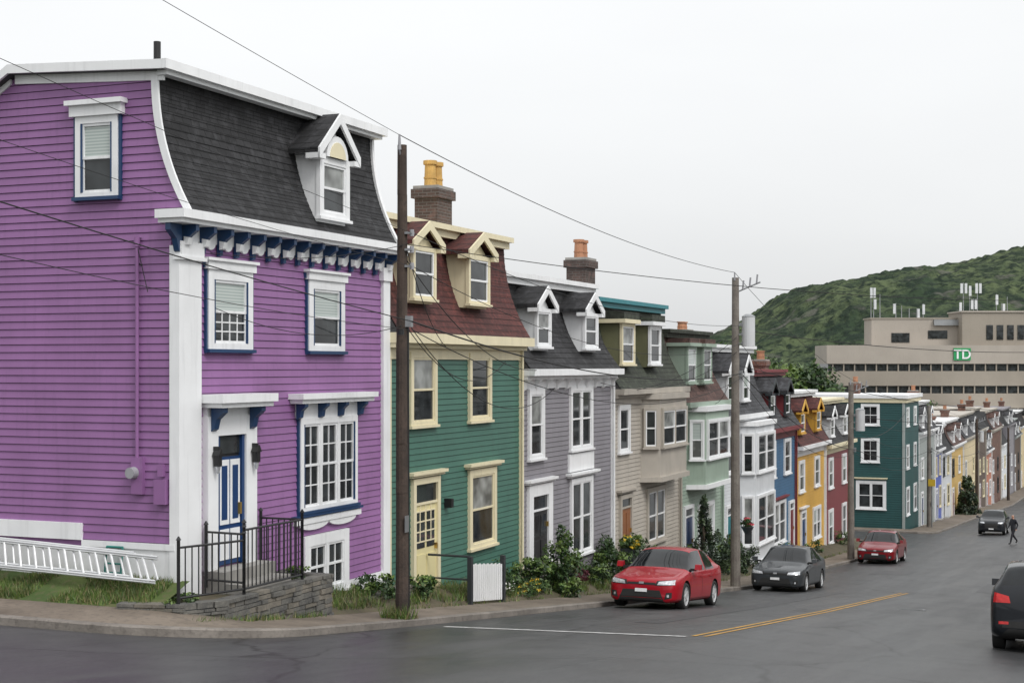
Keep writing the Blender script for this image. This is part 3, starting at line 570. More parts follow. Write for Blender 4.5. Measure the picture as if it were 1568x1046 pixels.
sheet('asphalt_patch',[33,34,36,38],[9.5,11.8],H,'asphalt_patch',.005); sheet('asphalt_patch',[41,44],[4.6,6.2],H,'asphalt_patch',.005); sheet('asphalt_patch',[22,23,24,25,26],[11,12.2],H,'asphalt_patch',.005); sheet('asphalt_patch',[52,56],[8.5,10],H,'asphalt_patch',.005); sheet('asphalt_patch',list(range(8,30)),[5.2,5.75],H,'asphalt_patch',.005)
h=B('manhole_cover',(20,-9,H(20,9)));h.M=Matrix.Translation((20,-9,H(20,9)+.003))@Matrix.Rotation(math.atan(.11),4,'Y'); h.cyl('lid','iron_black',0,0,0,.01,.33,n=24); h.cyl('ring','steel',0,0,-.02,.006,.4,n=24); h.done()
# hill
nx,ny=250,110
prof_=[(-150,-26),(-20,-18),(60,0),(118,17),(145,27),(157,35),(167,43),(178,48.5),(200,52),(213,53.5),(245,59),(276,64),(311,71),(380,86),(480,98),(620,90),(900,60)]
def hz(X):
    for (a,za),(b_,zb) in zip(prof_,prof_[1:]):
        if X<=b_:
            u=(X-a)/(b_-a); return za+(zb-za)*u
    return 60
V=[];F=[]
for j in range(ny):
    Yw=640+j*3.6
    for i in range(nx):
        X=-100+i*2.3
        v=(Yw-640)/270.; w=sin(min(1,v)*pi/2)**.8 if v<1 else max(0,1-((v-1)/1.2)**2)
        g=-27+(hz(X)+27)*w
        vd=noise.voronoi(Vector((X/7,Yw/8,0)))[0][0]; v2=noise.voronoi(Vector((X/17,Yw/20,9)))[0][0]
        g+=(3.0*(1-min(1,vd*1.3))+2.5*(1-min(1,v2))+4*noise.noise(Vector((X/35,Yw/40,3))))*min(1,w*3)-3
        V.append((X,Yw,g))
for j in range(ny-1):
    for i in range(nx-1): F.append((j*nx+i,j*nx+i+1,(j+1)*nx+i+1,(j+1)*nx+i))
mkobj('hill',V,F,'forest_canopy')
# ================================================================== VEGETATION
def leafcloud(name,pos,rad,n,size,mats,shape='blob',trunk=None,clumps=26,frame=R,seed=1):
    rnd=random.Random(seed); V=[];F=[];mi=[]
    cx,cy,cz=pos; rx,ry,rz=rad
    cl=[]
    for i in range(clumps):
        if shape=='cone':
            zz=rnd.random()**1.4; r=(1-zz)*.85+.08; a=rnd.uniform(0,2*pi)
            cl.append((r*cos(a),r*sin(a),zz*2-1,.24))
        else:
            while True:
                p=Vector((rnd.uniform(-1,1),rnd.uniform(-1,1),rnd.uniform(-1,1)))
                if .25<p.length<1: break
            p=p.normalized()*(.45+.5*rnd.random()); cl.append((p.x,p.y,p.z,rnd.uniform(.2,.42)))
    for c in cl:
        m=rnd.choice(range(len(mats))) 
        for k_ in range(n//clumps):
            d=Vector((rnd.gauss(0,1),rnd.gauss(0,1),rnd.gauss(0,1))).normalized()*c[3]*rnd.uniform(.5,1.05)
            p=Vector((cx+(c[0]+d.x)*rx,cy+(c[1]+d.y)*ry,cz+(c[2]+d.z)*rz))
            nrm=(d+Vector((rnd.gauss(0,.5),rnd.gauss(0,.5),rnd.gauss(.3,.5)))).normalized()
            a=nrm.orthogonal().normalized(); b_=nrm.cross(a); th=rnd.uniform(0,6.28); a,b_=a*cos(th)+b_*sin(th),b_*cos(th)-a*sin(th)
            s=size*rnd.uniform(.6,1.3); i0=len(V)
            V+=[p-a*s,p-b_*s*.5,p+a*s,p+b_*s*.5]; F.append((i0,i0+1,i0+2,i0+3))
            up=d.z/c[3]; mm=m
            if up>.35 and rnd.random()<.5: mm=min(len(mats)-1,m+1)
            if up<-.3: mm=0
            mi.append(mm)
    e=bpy.data.objects.new(name,None); col.objects.link(e); e.matrix_world=frame.copy()
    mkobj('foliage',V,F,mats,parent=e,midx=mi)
    if trunk:
        r,z0=trunk
        segs=[((cx,cy,z0),(cx+.1*rx,cy,cz-.3*rz),r,r*.7),((cx+.1*rx,cy,cz-.3*rz),(cx-.05*rx,cy,cz+.5*rz),r*.7,r*.2)]
        for i in range(7):
            a=i*2.4; zz=cz+rz*(-.45+.12*i); segs.append(((cx+.05*rx,cy,zz),(cx+.6*rx*cos(a),cy+.6*ry*sin(a),zz+.35*rz),r*.4,r*.1))
        TV=[];TF=[]
        for p,q,r0,r1 in segs:
            p=Vector(p);q=Vector(q); rot=(q-p).to_track_quat('Z','Y').to_matrix(); n0=len(TV); nn_=7
            for c0,rr_ in ((p,r0),(q,r1)):
                for i in range(nn_): TV.append(c0+rot@Vector((rr_*cos(2*pi*i/nn_),rr_*sin(2*pi*i/nn_),0)))
            TF+=[(n0+i,n0+(i+1)%nn_,n0+nn_+(i+1)%nn_,n0+nn_+i) for i in range(nn_)]
        mkobj('trunk_and_limbs',TV,TF,'bark',parent=e)
    return e
LM=['leaf_dark','leaf_mid','leaf_light']; CM=['cedar_dark','cedar_mid','cedar_light']
def gy(t,s): return yz(t,s) if s<1.1 else H(t,2.4)+.14
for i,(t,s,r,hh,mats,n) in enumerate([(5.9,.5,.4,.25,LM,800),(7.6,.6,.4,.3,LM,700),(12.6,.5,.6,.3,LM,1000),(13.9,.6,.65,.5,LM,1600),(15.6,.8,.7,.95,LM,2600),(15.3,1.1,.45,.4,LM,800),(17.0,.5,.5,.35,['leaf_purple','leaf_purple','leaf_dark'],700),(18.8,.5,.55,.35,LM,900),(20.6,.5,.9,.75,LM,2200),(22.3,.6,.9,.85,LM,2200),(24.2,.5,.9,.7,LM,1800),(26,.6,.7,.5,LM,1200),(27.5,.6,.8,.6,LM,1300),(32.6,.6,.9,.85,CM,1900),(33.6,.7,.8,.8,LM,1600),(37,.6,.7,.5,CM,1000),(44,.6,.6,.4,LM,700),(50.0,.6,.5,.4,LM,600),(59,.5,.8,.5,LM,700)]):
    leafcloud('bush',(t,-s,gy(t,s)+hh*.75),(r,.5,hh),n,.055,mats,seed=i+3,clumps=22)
leafcloud('cedar_tree',(30.2,-.65,gy(30,.6)+1.2),(.6,.5,1.35),4200,.06,CM,'cone',trunk=(.08,gy(30,.6)-.1),clumps=64,seed=5)
leafcloud('cedar_tree',(34.9,-.65,gy(35,.6)+.6),(.4,.4,.7),1500,.06,CM,'cone',trunk=(.06,gy(35,.6)-.1),clumps=30,seed=6)
for i,t in enumerate((120,124)): leafcloud('cedar_tree',(t,-.9,H(t,1)+1.6),(1.1,1.0,1.7),2500,.14,CM,'cone',trunk=(.12,H(t,1)),clumps=40,seed=9+i)
for i,(t,y,hh) in enumerate([(107,22,14.3),(108.5,17,14),(110,12.5,13.2),(113,13,12.6),(106,27,13.4),(150,10.5,11),(196,11,12)]):
    z0=P(t)-.2; leafcloud('tree',(t,y,z0+hh-3.6),(4.2,4.2,3.8),8000,.26,LM,trunk=(.3,z0),clumps=60,seed=20+i)
h=B('flower_planter',(22.0,-.6,gy(22,.6))); h.box('tub','trim_dark',21.7,22.4,-.8,-.4,gy(22,.6)-.1,gy(22,.6)+1.0); h.done()
leafcloud('flowering_plant',(22.05,-.6,gy(22,.6)+1.15),(.4,.35,.28),900,.05,['leaf_mid','flower_yellow','leaf_light'],seed=31,clumps=14)
h=B('hanging_basket',(36.5,-.7,-6.2)); h.cyl('basket','trim_dark',36.5,-.7,-6.5,-6.25,.12,.25); h.tube('hanger','iron_black',(36.5,-.7,-6.2),(36.5,0,-5.6),.015); h.done()
leafcloud('flowering_plant',(36.5,-.7,-6.1),(.3,.3,.22),600,.045,['leaf_mid','flower_red','leaf_dark'],seed=32,clumps=12)
leafcloud('flowering_plant',(13.2,-.95,gy(13,.95)+.2),(1.0,.3,.25),900,.035,['leaf_mid','leaf_light','flower_yellow','leaf_dark'],seed=33,clumps=24)
leafcloud('flowering_plant',(11.9,-.7,gy(12,.7)+.3),(.5,.4,.4),900,.035,['leaf_mid','leaf_light','flower_white','leaf_dark'],seed=34,clumps=20)
def blades(name,reg,n,zf,hh=.12,mats=('grass_blade','leaf_mid','grass_dry'),seed=1):
    rnd=random.Random(seed);V=[];F=[];mi=[]
    for i in range(n):
        t=rnd.uniform(reg[0],reg[1]); s=rnd.uniform(reg[2],reg[3])
        if noise.noise(Vector((t*1.1,s*1.1,seed)))<-.1: continue
        z=zf(t,s); a=rnd.uniform(0,6.28); l=hh*rnd.uniform(.4,1.5); w=.009; dx,dy=cos(a)*w,sin(a)*w; lx,ly=rnd.gauss(0,.35)*l,rnd.gauss(0,.35)*l
        i0=len(V); V+=[(t-dx,-s-dy,z-.01),(t+dx,-s+dy,z-.01),(t+lx,-s+ly,z+l)]; F.append((i0,i0+1,i0+2)); mi.append(rnd.choice((0,0,1,2)))
    o=mkobj(name,V,F,list(mats),midx=mi); o.matrix_world=R.copy()
blades('grass',(-.9,-.02,-7,.0),12000,lz,.09,seed=2)
blades('grass',(3.2,30,.15,1.0),13000,yz,.17,seed=3)
blades('grass',(3.6,4.3,1.8,2.35),400,lambda t,s:H(t,2.4)+.14,.22,seed=4)
blades('grass',(5,66,.95,1.2),4000,lambda t,s:H(t,2.4)+.14,.1,seed=5)
blades('grass',(-1.3,3.2,1.0,1.25),900,lambda t,s:H(t,2.4)+.14,.1,seed=6)
# ================================================================== STONE TERRACE WALL
rnd=random.Random(3)
ztop=-3.72
def stones(h,path,ztf,zb):
    for (a,b_) in zip(path,path[1:]):
        dx,dy=b_[0]-a[0],b_[1]-a[1]; L=sqrt(dx*dx+dy*dy)
        h.M=Matrix.Translation((a[0],-a[1],0))@Matrix.Rotation(atan2(-dy,dx),4,'Z')
        z=ztf
        while z>zb:
            ch=rnd.uniform(.05,.11); x=-.05
            while x<L:
                w=rnd.uniform(.14,.42); pr=rnd.uniform(-.02,.035); g=.006
                h.box('stones',rnd.choice(['stone_a','stone_b','stone_a']),x+g,min(x+w,L+.06)-g,-.04-pr,.2,z-ch+g,z-g+rnd.uniform(-.005,.005)); x+=w
            z-=ch
        h.box('mortar','trim_dark',0,L,-.005,.18,zb-.15,ztf-.02)
        h.M=Matrix.Identity(4)
h=B('stone_wall',(0,-1,-4.3))
h.prism('terrace_fill','soil',[(-.95,.0),(-.68,-.55),(-.1,-.93),(3.1,-.98),(3.1,0)],'z',-5,ztop-.06)
stones(h,[(-1.0,-.35),(-.72,.6),(-.1,.98),(3.15,1.04),(3.15,.0)],ztop,-4.75)
h.done()
h=B('stone_wall',(5,-1,-4.6)); stones(h,[(4.5,.55),(7.3,.6)],-4.5,-5.0); h.done()
leafcloud('bush',(-.4,-.35,ztop+.0),(.4,.3,.12),500,.035,LM,seed=51,clumps=14); leafcloud('bush',(2.7,-.7,ztop+.05),(.3,.25,.15),500,.035,LM,seed=52,clumps=12)
h=B('iron_fence',(0,-1,ztop))
def fence(a,b_,z0,z1,sp=.12):
    dx,dy=b_[0]-a[0],b_[1]-a[1]; L=sqrt(dx*dx+dy*dy); n=int(L/sp)
    for i in range(n+1):
        x=a[0]+dx*i/n; y=a[1]+dy*i/n; h.tube('balusters','iron_black',(x,-y,z0+.06),(x,-y,z1),.011,6)
    for z in (z0+.08,z1): h.tube('rails','iron_black',(a[0],-a[1],z),(b_[0],-b_[1],z),.02,6)
    for q in (a,b_): h.tube('posts','iron_black',(q[0],-q[1],z0-.05),(q[0],-q[1],z1+.12),.028,8); h.cyl('post_cap','iron_black',q[0],-q[1],z1+.12,z1+.18,.045,.01,8)
fence((-.68,.52),(.55,.93),ztop,-2.85); fence((.55,.93),(2.35,.96),ztop,-2.68); fence((2.35,.96),(2.35,.12),ztop,-2.68); fence((.55,.93),(.62,.15),ztop+.1,-2.75)
h.done()
h=B('picket_gate',(10,-1,-5.2))
def gz(t): return H(t,2.4)+.16
for i in range(15):
    t=9.3+i*.11; y=-1.12; z=gz(t); h.box('pickets','white',t,t+.07,y-.02,y,z+.05,z+.85+.02*(i%2))
h.box('rail','white',9.25,10.95,-1.1,-1.06,gz(10)+.2,gz(10)+.28); h.box('rail','white',9.25,10.95,-1.1,-1.06,gz(10)+.65,gz(10)+.73)
h.box('posts','trim_dark',9.15,9.25,-1.16,-1.06,gz(9)-.2,gz(9)+1.0); h.box('posts','trim_dark',10.97,11.07,-1.16,-1.06,gz(11)-.2,gz(11)+1.05)
h.tube('handrail','trim_dark',(9.2,-1.1,gz(9)+1.0),(9.2,-.1,gz(9)+1.0),.025); h.tube('handrail','trim_dark',(9.2,-1.1,gz(9)+.5),(9.2,-.1,gz(9)+.5),.02)
h.done()
# ladder resting on its side against the wall
h=B('ladder',(-.2,1,-3.4))
a0,a1=Vector((-.22,4.6,-2.94)),Vector((-.34,.12,-3.1)); b0,b1=Vector((-.42,4.6,-3.34)),Vector((-.5,.05,-3.46))
def bar(p,q):
    h.tube('side_rail','aluminium',p,q,.02,4); h.tube('side_rail','aluminium',p+Vector((0,0,.035)),q+Vector((0,0,.035)),.02,4)
bar(a0,a1); bar(b0,b1); off=Vector((.06,.5,.04)); bar(a0+off,a1+off); bar(b0+off,b1+off)
for i in range(14): u=(i+.4)/14; h.tube('rung','aluminium',a0.lerp(a1,u)+Vector((0,.1,0)),b0.lerp(b1,u)+Vector((0,-.08,0)),.024,6); h.tube('rung','aluminium',a0.lerp(a1,u)+Vector((.06,-.02,.04)),b0.lerp(b1,u)+Vector((.06,-.2,.04)),.018,6)
h.done()
h=B('garden_cart',(-.15,1.2,-3.5))
for y in (.98,1.3): h.tube('frame','cart_teal',(-.16,y,-3.45),(-.1,y,-2.98),.018,6); h.tube('foot','cart_teal',(-.16,y,-3.45),(-.3,y,-3.42),.018,6)
for z in (-3.4,-3.25,-3.1): h.tube('crossbar','cart_teal',(-.13,.98,z),(-.13,1.3,z),.016,6)
h.tube('handle','cart_teal',(-.1,.98,-2.98),(-.1,1.3,-2.98),.02,6); h.done()
# ================================================================== UTILITY POLES AND WIRES
def pole(t,s,ztop,r,mat='pole_wood',kind=0):
    z0=H(t,s)-.3; h=B('utility_pole',(t,-s,z0)); n=10
    for i in range(n):
        za=z0+(ztop-z0)*i/n; zb_=z0+(ztop-z0)*(i+1)/n
        h.cyl('pole_shaft',mat,t+.012*sin(i),-s,za,zb_,r*(1.25-.4*i/n),r*(1.25-.4*(i+1)/n),12)
    h.cyl('insulator','meter_grey',t-.1,-s,ztop-.1,ztop+.18,.035,.02,8); h.tube('bracket','steel',(t,-s,ztop-.3),(t-.12,-s,ztop-.08),.02,6)
    for z in (ztop-1.6,ztop-1.9,ztop-2.2):
        h.box('spool_rack','steel',t-.06,t+.06,-s-r-.12,-s-r+.02,z-.02,z+.02); h.cyl('spool','meter_grey',t,-s-r-.1,z-.06,z+.06,.04,n=8)
    h.box('cable_clamp','steel',t-.05,t+.05,-s-r-.1,-s,ztop-3.3,ztop-3.1)
    if kind==1:
        h.cyl('transformer','aluminium',t+.1,-s-.42,ztop-2.3,ztop-1.3,.22,.22,16); h.cyl('transformer_lid','steel',t+.1,-s-.42,ztop-1.3,ztop-1.22,.24,.1,16); h.box('transformer_arm','steel',t,t+.1,-s-.3,-s,ztop-1.6,ztop-1.5)
        h.tube('cross_arm','steel',(t,-s,ztop-.5),(t+.2,-s-.8,ztop-.15),.03,6)
        for i in range(3): h.tube('fuse_cutout','meter_grey',(t+.06*i,-s-.25-.22*i,ztop-.4+.1*i),(t+.06*i,-s-.28-.22*i,ztop-.1+.1*i),.03,6)
    if kind==0:
        h.box('notice_plate','steel',t-.13,t+.02,-s-r*1.3,-s-r*1.2,H(t,s)+1.7,H(t,s)+2.0)
        h.tube('riser_conduit','iron_black',(t+.05,-s-r*1.1,H(t,s)+.1),(t+.05,-s-r*.95,ztop-3.2),.022,6)
        h.cyl('splice_case','iron_black',t-.35,-s-r-.05,ztop-3.45,ztop-3.35,.06)
    h.done()
PL=[(-32,2.1,9.2),(3.95,2.1,4.0),(28.5,2.2,2.94),(51.2,2.2,-.8),(92,1.0,-2.9),(128,1.2,-5),(170,1.2,-7.5)]
pole(-32,2.1,9.2,.12); pole(3.95,2.1,4.0,.1); pole(28.5,2.2,2.94,.14,'pole_wood_grey',1); pole(51.2,2.2,-.8,.14,'pole_wood_grey',1); pole(92,1.0,-2.9,.14,'pole_wood_grey',0); pole(128,1.2,-5,.14,'pole_wood',1); pole(170,1.2,-7.5,.14,'pole_wood',0)
h=B('traffic_sign',(91.6,-1.2,-9)); h.box('sign_plate','sign_yellow',91.5,91.54,-1.5,-1.0,-8.8,-8.3); h.tube('sign_post','steel',(91.6,-1.25,-12),(91.6,-1.25,-8.2),.04); h.done()
def wire(p,q,sag,r=.012,nm='power_line'):
    cu=bpy.data.curves.new(nm,'CURVE'); cu.dimensions='3D'; cu.bevel_depth=r; cu.bevel_resolution=1
    sp=cu.splines.new('POLY'); N=24; sp.points.add(N)
    for i in range(N+1):
        u=i/N; v=Vector(p).lerp(Vector(q),u); sp.points[i].co=(v.x,v.y,v.z-sag*4*u*(1-u),1)
    o=bpy.data.objects.new(nm,cu); col.objects.link(o); o.matrix_world=R.copy(); cu.materials.append(MATS['wire_black'])
for i in range(len(PL)-1):
    (t,s,z),(t2,s2,z2)=PL[i],PL[i+1]
    f_=.6 if i==0 else 1
    wire((t-.1,-s,z+.17),(t2-.1,-s2,z2+.17),.35,.008*f_)
    for dz,sg,r in ((1.6,.5,.007),(2.2,.9,.007),(3.2,.55,.015),(3.35,1.1,.009)):
        wire((t,-s-.2,z-dz),(t2,-s2-.2,z2-dz),sg,r*f_)
def sv(p,q,sag=.35,r=.009): wire(p,q,sag,r,'service_cable')
sv((3.95,-2.2,2.2),(-.08,.72,2.1),.3,.007); sv((3.95,-2.2,.75),(-.08,.72,1.7),.6,.007); sv((3.95,-2.2,2.1),(10.2,-.1,.4),.3); sv((3.95,-2.2,.7),(13.6,-.1,.1),.7); sv((3.95,-2.2,1.9),(15.5,-.3,-.1),.6); sv((3.95,-2.2,.8),(17,-.1,-.6),1.0)
sv((28.5,-2.3,1.0),(22.5,-.1,-.8),.4); sv((28.5,-2.3,.5),(20.8,-.1,-.5),.6); sv((28.5,-2.3,.9),(36.,-.3,-1.9),.4); sv((28.5,-2.3,.4),(33,-.3,-1.4),.4); sv((28.5,-2.3,1.2),(70,-20,2.0),1.0,.014); sv((28.5,-2.3,0),(60,-20,-1.5),1.2,.012); sv((3.95,-2.2,2.2),(33,-22,3.0),1.0,.008)
sv((51.2,-2.3,-2.6),(60,-.3,-4.2),.4); sv((51.2,-2.3,-2.6),(47,-.3,-2.8),.3); sv((51.2,-2.3,-2.4),(80,-18,-2.2),.9,.014); sv((51.2,-2.3,-3.4),(86,-.3,-3),.7,.014)
sv((-.08,.72,2.0),(-.08,.5,1.2),.0,.007)
# ================================================================== CARS
def lathe(h,part,mat,prof,n=28):
    V=[(r*cos(2*pi*i/n),y,r*sin(2*pi*i/n)) for i in range(n) for (r,y) in prof]; m=len(prof)
    F=[(i*m+j,i*m+j+1,((i+1)%n)*m+j+1,((i+1)%n)*m+j) for i in range(n) for j in range(m-1)]
    h.add(part,mat,V,F)
def car(name,t,s,heading,paintm,kind='sedan'):
    g=(P(t+1)-P(t-1))/2
    fx=Vector((heading,0,g*heading)).normalized(); up0=Vector((-g,0,1)).normalized(); fy=up0.cross(fx)
    Mc=Matrix((( fx.x,fy.x,up0.x,t),(fx.y,fy.y,up0.y,-s),(fx.z,fy.z,up0.z,H(t,s)+.008),(0,0,0,1)))
    frame=R@Mc
    W=.89
    if kind=='sedan':
        st=[(2.27,.28,.60,.52,.62,.44),(2.23,.18,.76,.62,.70,.54),(2.08,.17,.85,.69,.76,.62),(1.75,.17,.89,.77,.83,.66),(1.35,.17,W,.83,.90,.68),(1.08,.17,W,.88,.95,.68),(1.0,.17,W,.90,.98,.68),(.28,.17,W,.93,1.43,.60),(.16,.17,W,.93,1.46,.61),(-.42,.17,W,.94,1.49,.62),(-.50,.17,W,.94,1.49,.62),(-1.12,.17,W,.96,1.46,.60),(-1.32,.17,W,.98,1.41,.58),(-1.88,.17,.89,1.03,1.13,.66),(-2.02,.18,.87,1.02,1.09,.66),(-2.26,.25,.8,.97,1.04,.62),(-2.33,.34,.68,.82,.90,.52)]
        glass_side=[(6,7),(7,8),(8,9),(10,11),(11,12)]; ws=[(6,7)]; rw=[(12,13)]; wh=(1.38,-1.3); wr=.33
    else:
        st=[(2.28,.34,.55,.62,.74,.45),(2.2,.24,.74,.78,.88,.55),(2.0,.22,.85,.86,.97,.66),(1.6,.22,.9,.94,1.05,.7),(1.15,.22,.92,1.0,1.12,.72),(1.05,.22,.92,1.02,1.15,.72),(.4,.22,.92,1.05,1.58,.62),(.3,.22,.92,1.05,1.6,.62),(-.4,.22,.92,1.07,1.66,.63),(-.5,.22,.92,1.07,1.66,.63),(-1.35,.22,.92,1.1,1.62,.62),(-1.45,.22,.92,1.1,1.61,.62),(-1.95,.22,.9,1.13,1.54,.58),(-2.2,.28,.86,1.12,1.2,.66),(-2.28,.34,.8,1.0,1.04,.62),(-2.31,.42,.7,.8,.84,.55)]
        glass_side=[(5,6),(7,8),(9,10),(11,12)]; ws=[(5,6)]; rw=[(12,13)]; wh=(1.4,-1.35); wr=.36
    V=[];F=[];mi=[]
    def ring(x,zb,w,zbelt,ztop,wr_):
        gh=ztop-zbelt>.2
        return [(0,zb),(w*.84,zb),(w*.975,zb+.08),(w,zb+(zbelt-zb)*.42),(w*.99,zb+(zbelt-zb)*.82),(w*.945,zbelt),(wr_+(w*.94-wr_)*(.05 if gh else .3),ztop-(.05 if gh else .025)),(wr_*.7,ztop-.004),(0,ztop+.01)]
    for a in st:
        r=ring(*a); V+=[(a[0],y,z) for y,z in r]+[(a[0],-y,z) for y,z in r[-2:0:-1]]
    m=16
    for i in range(len(st)-1):
        for j in range(m):
            F.append((i*m+j,(i+1)*m+j,(i+1)*m+(j+1)%m,i*m+(j+1)%m))
            jj=j if j<8 else 15-j; k_=0
            if jj==5 and (i,i+1) in glass_side: k_=1
            if jj in (6,7) and ((i,i+1) in ws or (i,i+1) in rw): k_=1
            if jj in (0,): k_=2
            mi.append(k_)
    F.append(tuple(range(m))); mi.append(0); F.append(tuple(range((len(st)-1)*m,len(st)*m))[::-1]); mi.append(0)
    body=mkobj('tmp',V,F,[paintm,'car_glass','rubber'],midx=mi,smooth=True)
    bm=bmesh.new(); bm.from_mesh(body.data); bmesh.ops.recalc_face_normals(bm,faces=bm.faces)
    cl=bm.edges.layers.float.get('crease_edge') or bm.edges.layers.float.new('crease_edge')
    for e_ in bm.edges:
        ms={f.material_index for f in e_.link_faces}
        if len(ms)>1: e_[cl]=.85
        ys=[v.index%16 for v in e_.verts]
        if all(q in (5,11) for q in ys): e_[cl]=max(e_[cl],.75)
        if all(q in (6,10) for q in ys): e_[cl]=max(e_[cl],.55)
        if all(q in (4,12) for q in ys): e_[cl]=.5
        if all(q in (1,15,2,14) for q in ys): e_[cl]=.4
    bm.to_mesh(body.data); bm.free()
    md=body.modifiers.new('s','SUBSURF'); md.levels=2; md.render_levels=2
    cuts=[]
    for x in wh:
        for sy in (-1,1):
            VV=[];n=28
            for yy in (sy*.62,sy*1.2):
                for i in range(n): VV.append((x+(wr+.055)*cos(2*pi*i/n),yy,wr+(wr+.055)*sin(2*pi*i/n)))
            FF=[tuple(range(n))[::-1],tuple(range(n,2*n))]+[(i,(i+1)%n,n+(i+1)%n,n+i) for i in range(n)]
            co=mkobj('cut',VV,FF,[paintm,'car_glass','rubber'],midx=[2]*len(FF))
            bm=bmesh.new(); bm.from_mesh(co.data); bmesh.ops.recalc_face_normals(bm,faces=bm.faces); bm.to_mesh(co.data); bm.free()
            bo=body.modifiers.new('b','BOOLEAN'); bo.operation='DIFFERENCE'; bo.solver='EXACT'; bo.object=co; cuts.append(co)
    dg=bpy.context.evaluated_depsgraph_get(); dg.update()
    me=bpy.data.meshes.new_from_object(body.evaluated_get(dg)); 
    bpy.data.objects.remove(body)
    for c_ in cuts: bpy.data.objects.remove(c_)
    print(name,[mm.name if mm else None for mm in me.materials],{p.material_index for p in me.polygons})
    h=B(name,(0,0,0),frame)
    bvh=BVHTree.FromPolygons([v.co.copy() for v in me.vertices],[tuple(p.vertices) for p in me.polygons])
    def patch(part,mat,poly,axis,sg,off=.006,nu=6,nv=3):
        Vp=[]
        for i in range(nu+1):
            for j in range(nv+1):
                u=i/nu;v=j/nv
                a=Vector(poly[0]).lerp(Vector(poly[1]),u); b_=Vector(poly[3]).lerp(Vector(poly[2]),u); c_=a.lerp(b_,v)
                if axis=='x': o_=Vector((sg*4,c_[0],c_[1])); d_=Vector((-sg,0,0))
                else: o_=Vector((c_[0],sg*3,c_[1])); d_=Vector((0,-sg,0))
                hit=bvh.ray_cast(o_,d_)
                if hit[0] is None: return
                Vp.append(hit[0]-d_*off)
        Fp=[(i*(nv+1)+j,i*(nv+1)+j+1,(i+1)*(nv+1)+j+1,(i+1)*(nv+1)+j) for i in range(nu) for j in range(nv)]
        h.add(part,mat,Vp,Fp)
    if kind=='sedan':
        for sg in (-1,1):
            patch('headlamp_housing','rubber',[(sg*.34,.58),(sg*.81,.60),(sg*.80,.74),(sg*.38,.69)],'x',1,.008)
            patch('headlamp','lamp_clear',[(sg*.40,.595),(sg*.80,.615),(sg*.78,.725),(sg*.43,.675)],'x',1,.014)
            patch('fog_lamp_recess','rubber',[(sg*.58,.26),(sg*.75,.3),(sg*.75,.43),(sg*.62,.42)],'x',1)
            patch('fog_lamp','lamp_clear',[(sg*.64,.32),(sg*.69,.32),(sg*.69,.38),(sg*.64,.38)],'x',1,.012)
            patch('tail_lamp','lamp_red',[(sg*.45,.84),(sg*.76,.84),(sg*.74,.97),(sg*.45,.94)],'x',-1)
        patch('grille','rubber',[(-.56,.23),(.56,.23),(.46,.47),(-.46,.47)],'x',1); patch('upper_grille','rubber',[(-.36,.59),(.36,.59),(.34,.645),(-.34,.645)],'x',1)
        patch('badge','steel',[(-.06,.61),(.06,.61),(.06,.66),(-.06,.66)],'x',1,.015,2,1); patch('number_plate','white',[(-.15,.42),(.15,.42),(.15,.50),(-.15,.50)],'x',1,.02); patch('number_plate','white',[(-.16,.6),(.16,.6),(.16,.7),(-.16,.7)],'x',-1,.02)
        seams=[1.02,-.06,-1.0]; hz_=.82
    else:
        for sg in (-1,1):
            patch('headlamp','lamp_clear',[(sg*.42,.78),(sg*.78,.80),(sg*.76,.90),(sg*.45,.87)],'x',1)
            patch('tail_lamp','lamp_red',[(sg*.52,.88),(sg*.82,.88),(sg*.80,1.06),(sg*.55,1.0)],'x',-1,.012); patch('reflector','lamp_red',[(sg*.55,.5),(sg*.72,.5),(sg*.72,.55),(sg*.55,.55)],'x',-1,.01)
        patch('grille','rubber',[(-.4,.46),(.4,.46),(.42,.76),(-.42,.76)],'x',1); patch('bumper','rubber',[(-.66,.44),(.66,.44),(.66,.56),(-.66,.56)],'x',-1,.008); patch('number_plate','white',[(-.16,.72),(.16,.72),(.16,.84),(-.16,.84)],'x',-1,.02); patch('number_plate','white',[(-.16,.38),(.16,.38),(.16,.46),(-.16,.46)],'x',1,.02)
        seams=[1.0,-.05,-.98]; hz_=.95
    for sg in (-1,1):
        for x in seams: patch('door_seam','rubber',[(x,.3),(x+.014,.3),(x+.014,hz_+.06),(x,hz_+.06)],'y',sg,.003,1,8)
        patch('sill','rubber',[(-.9,.2),(1.0,.2),(1.0,.27),(-.9,.27)],'y',sg,.005,8,1)
        for x in (-.02,-.92): patch('door_handle','steel' if kind!='sedan' else paintm,[(x+.02,hz_-.03),(x+.2,hz_-.03),(x+.2,hz_+.0),(x+.02,hz_+.0)],'y',sg,.03,3,1)
        mx=.8 if kind=='sedan' else .85; mz=.96 if kind=='sedan' else 1.1
        h.prism('mirror',paintm,[(mx+.1,mz),(mx+.06,mz+.13),(mx-.06,mz+.14),(mx-.08,mz+.01)],'y',sg*.93,sg*1.08); h.box('mirror_stalk','rubber',mx-.03,mx+.04,sg*.8,sg*.95,mz-.03,mz+.03)
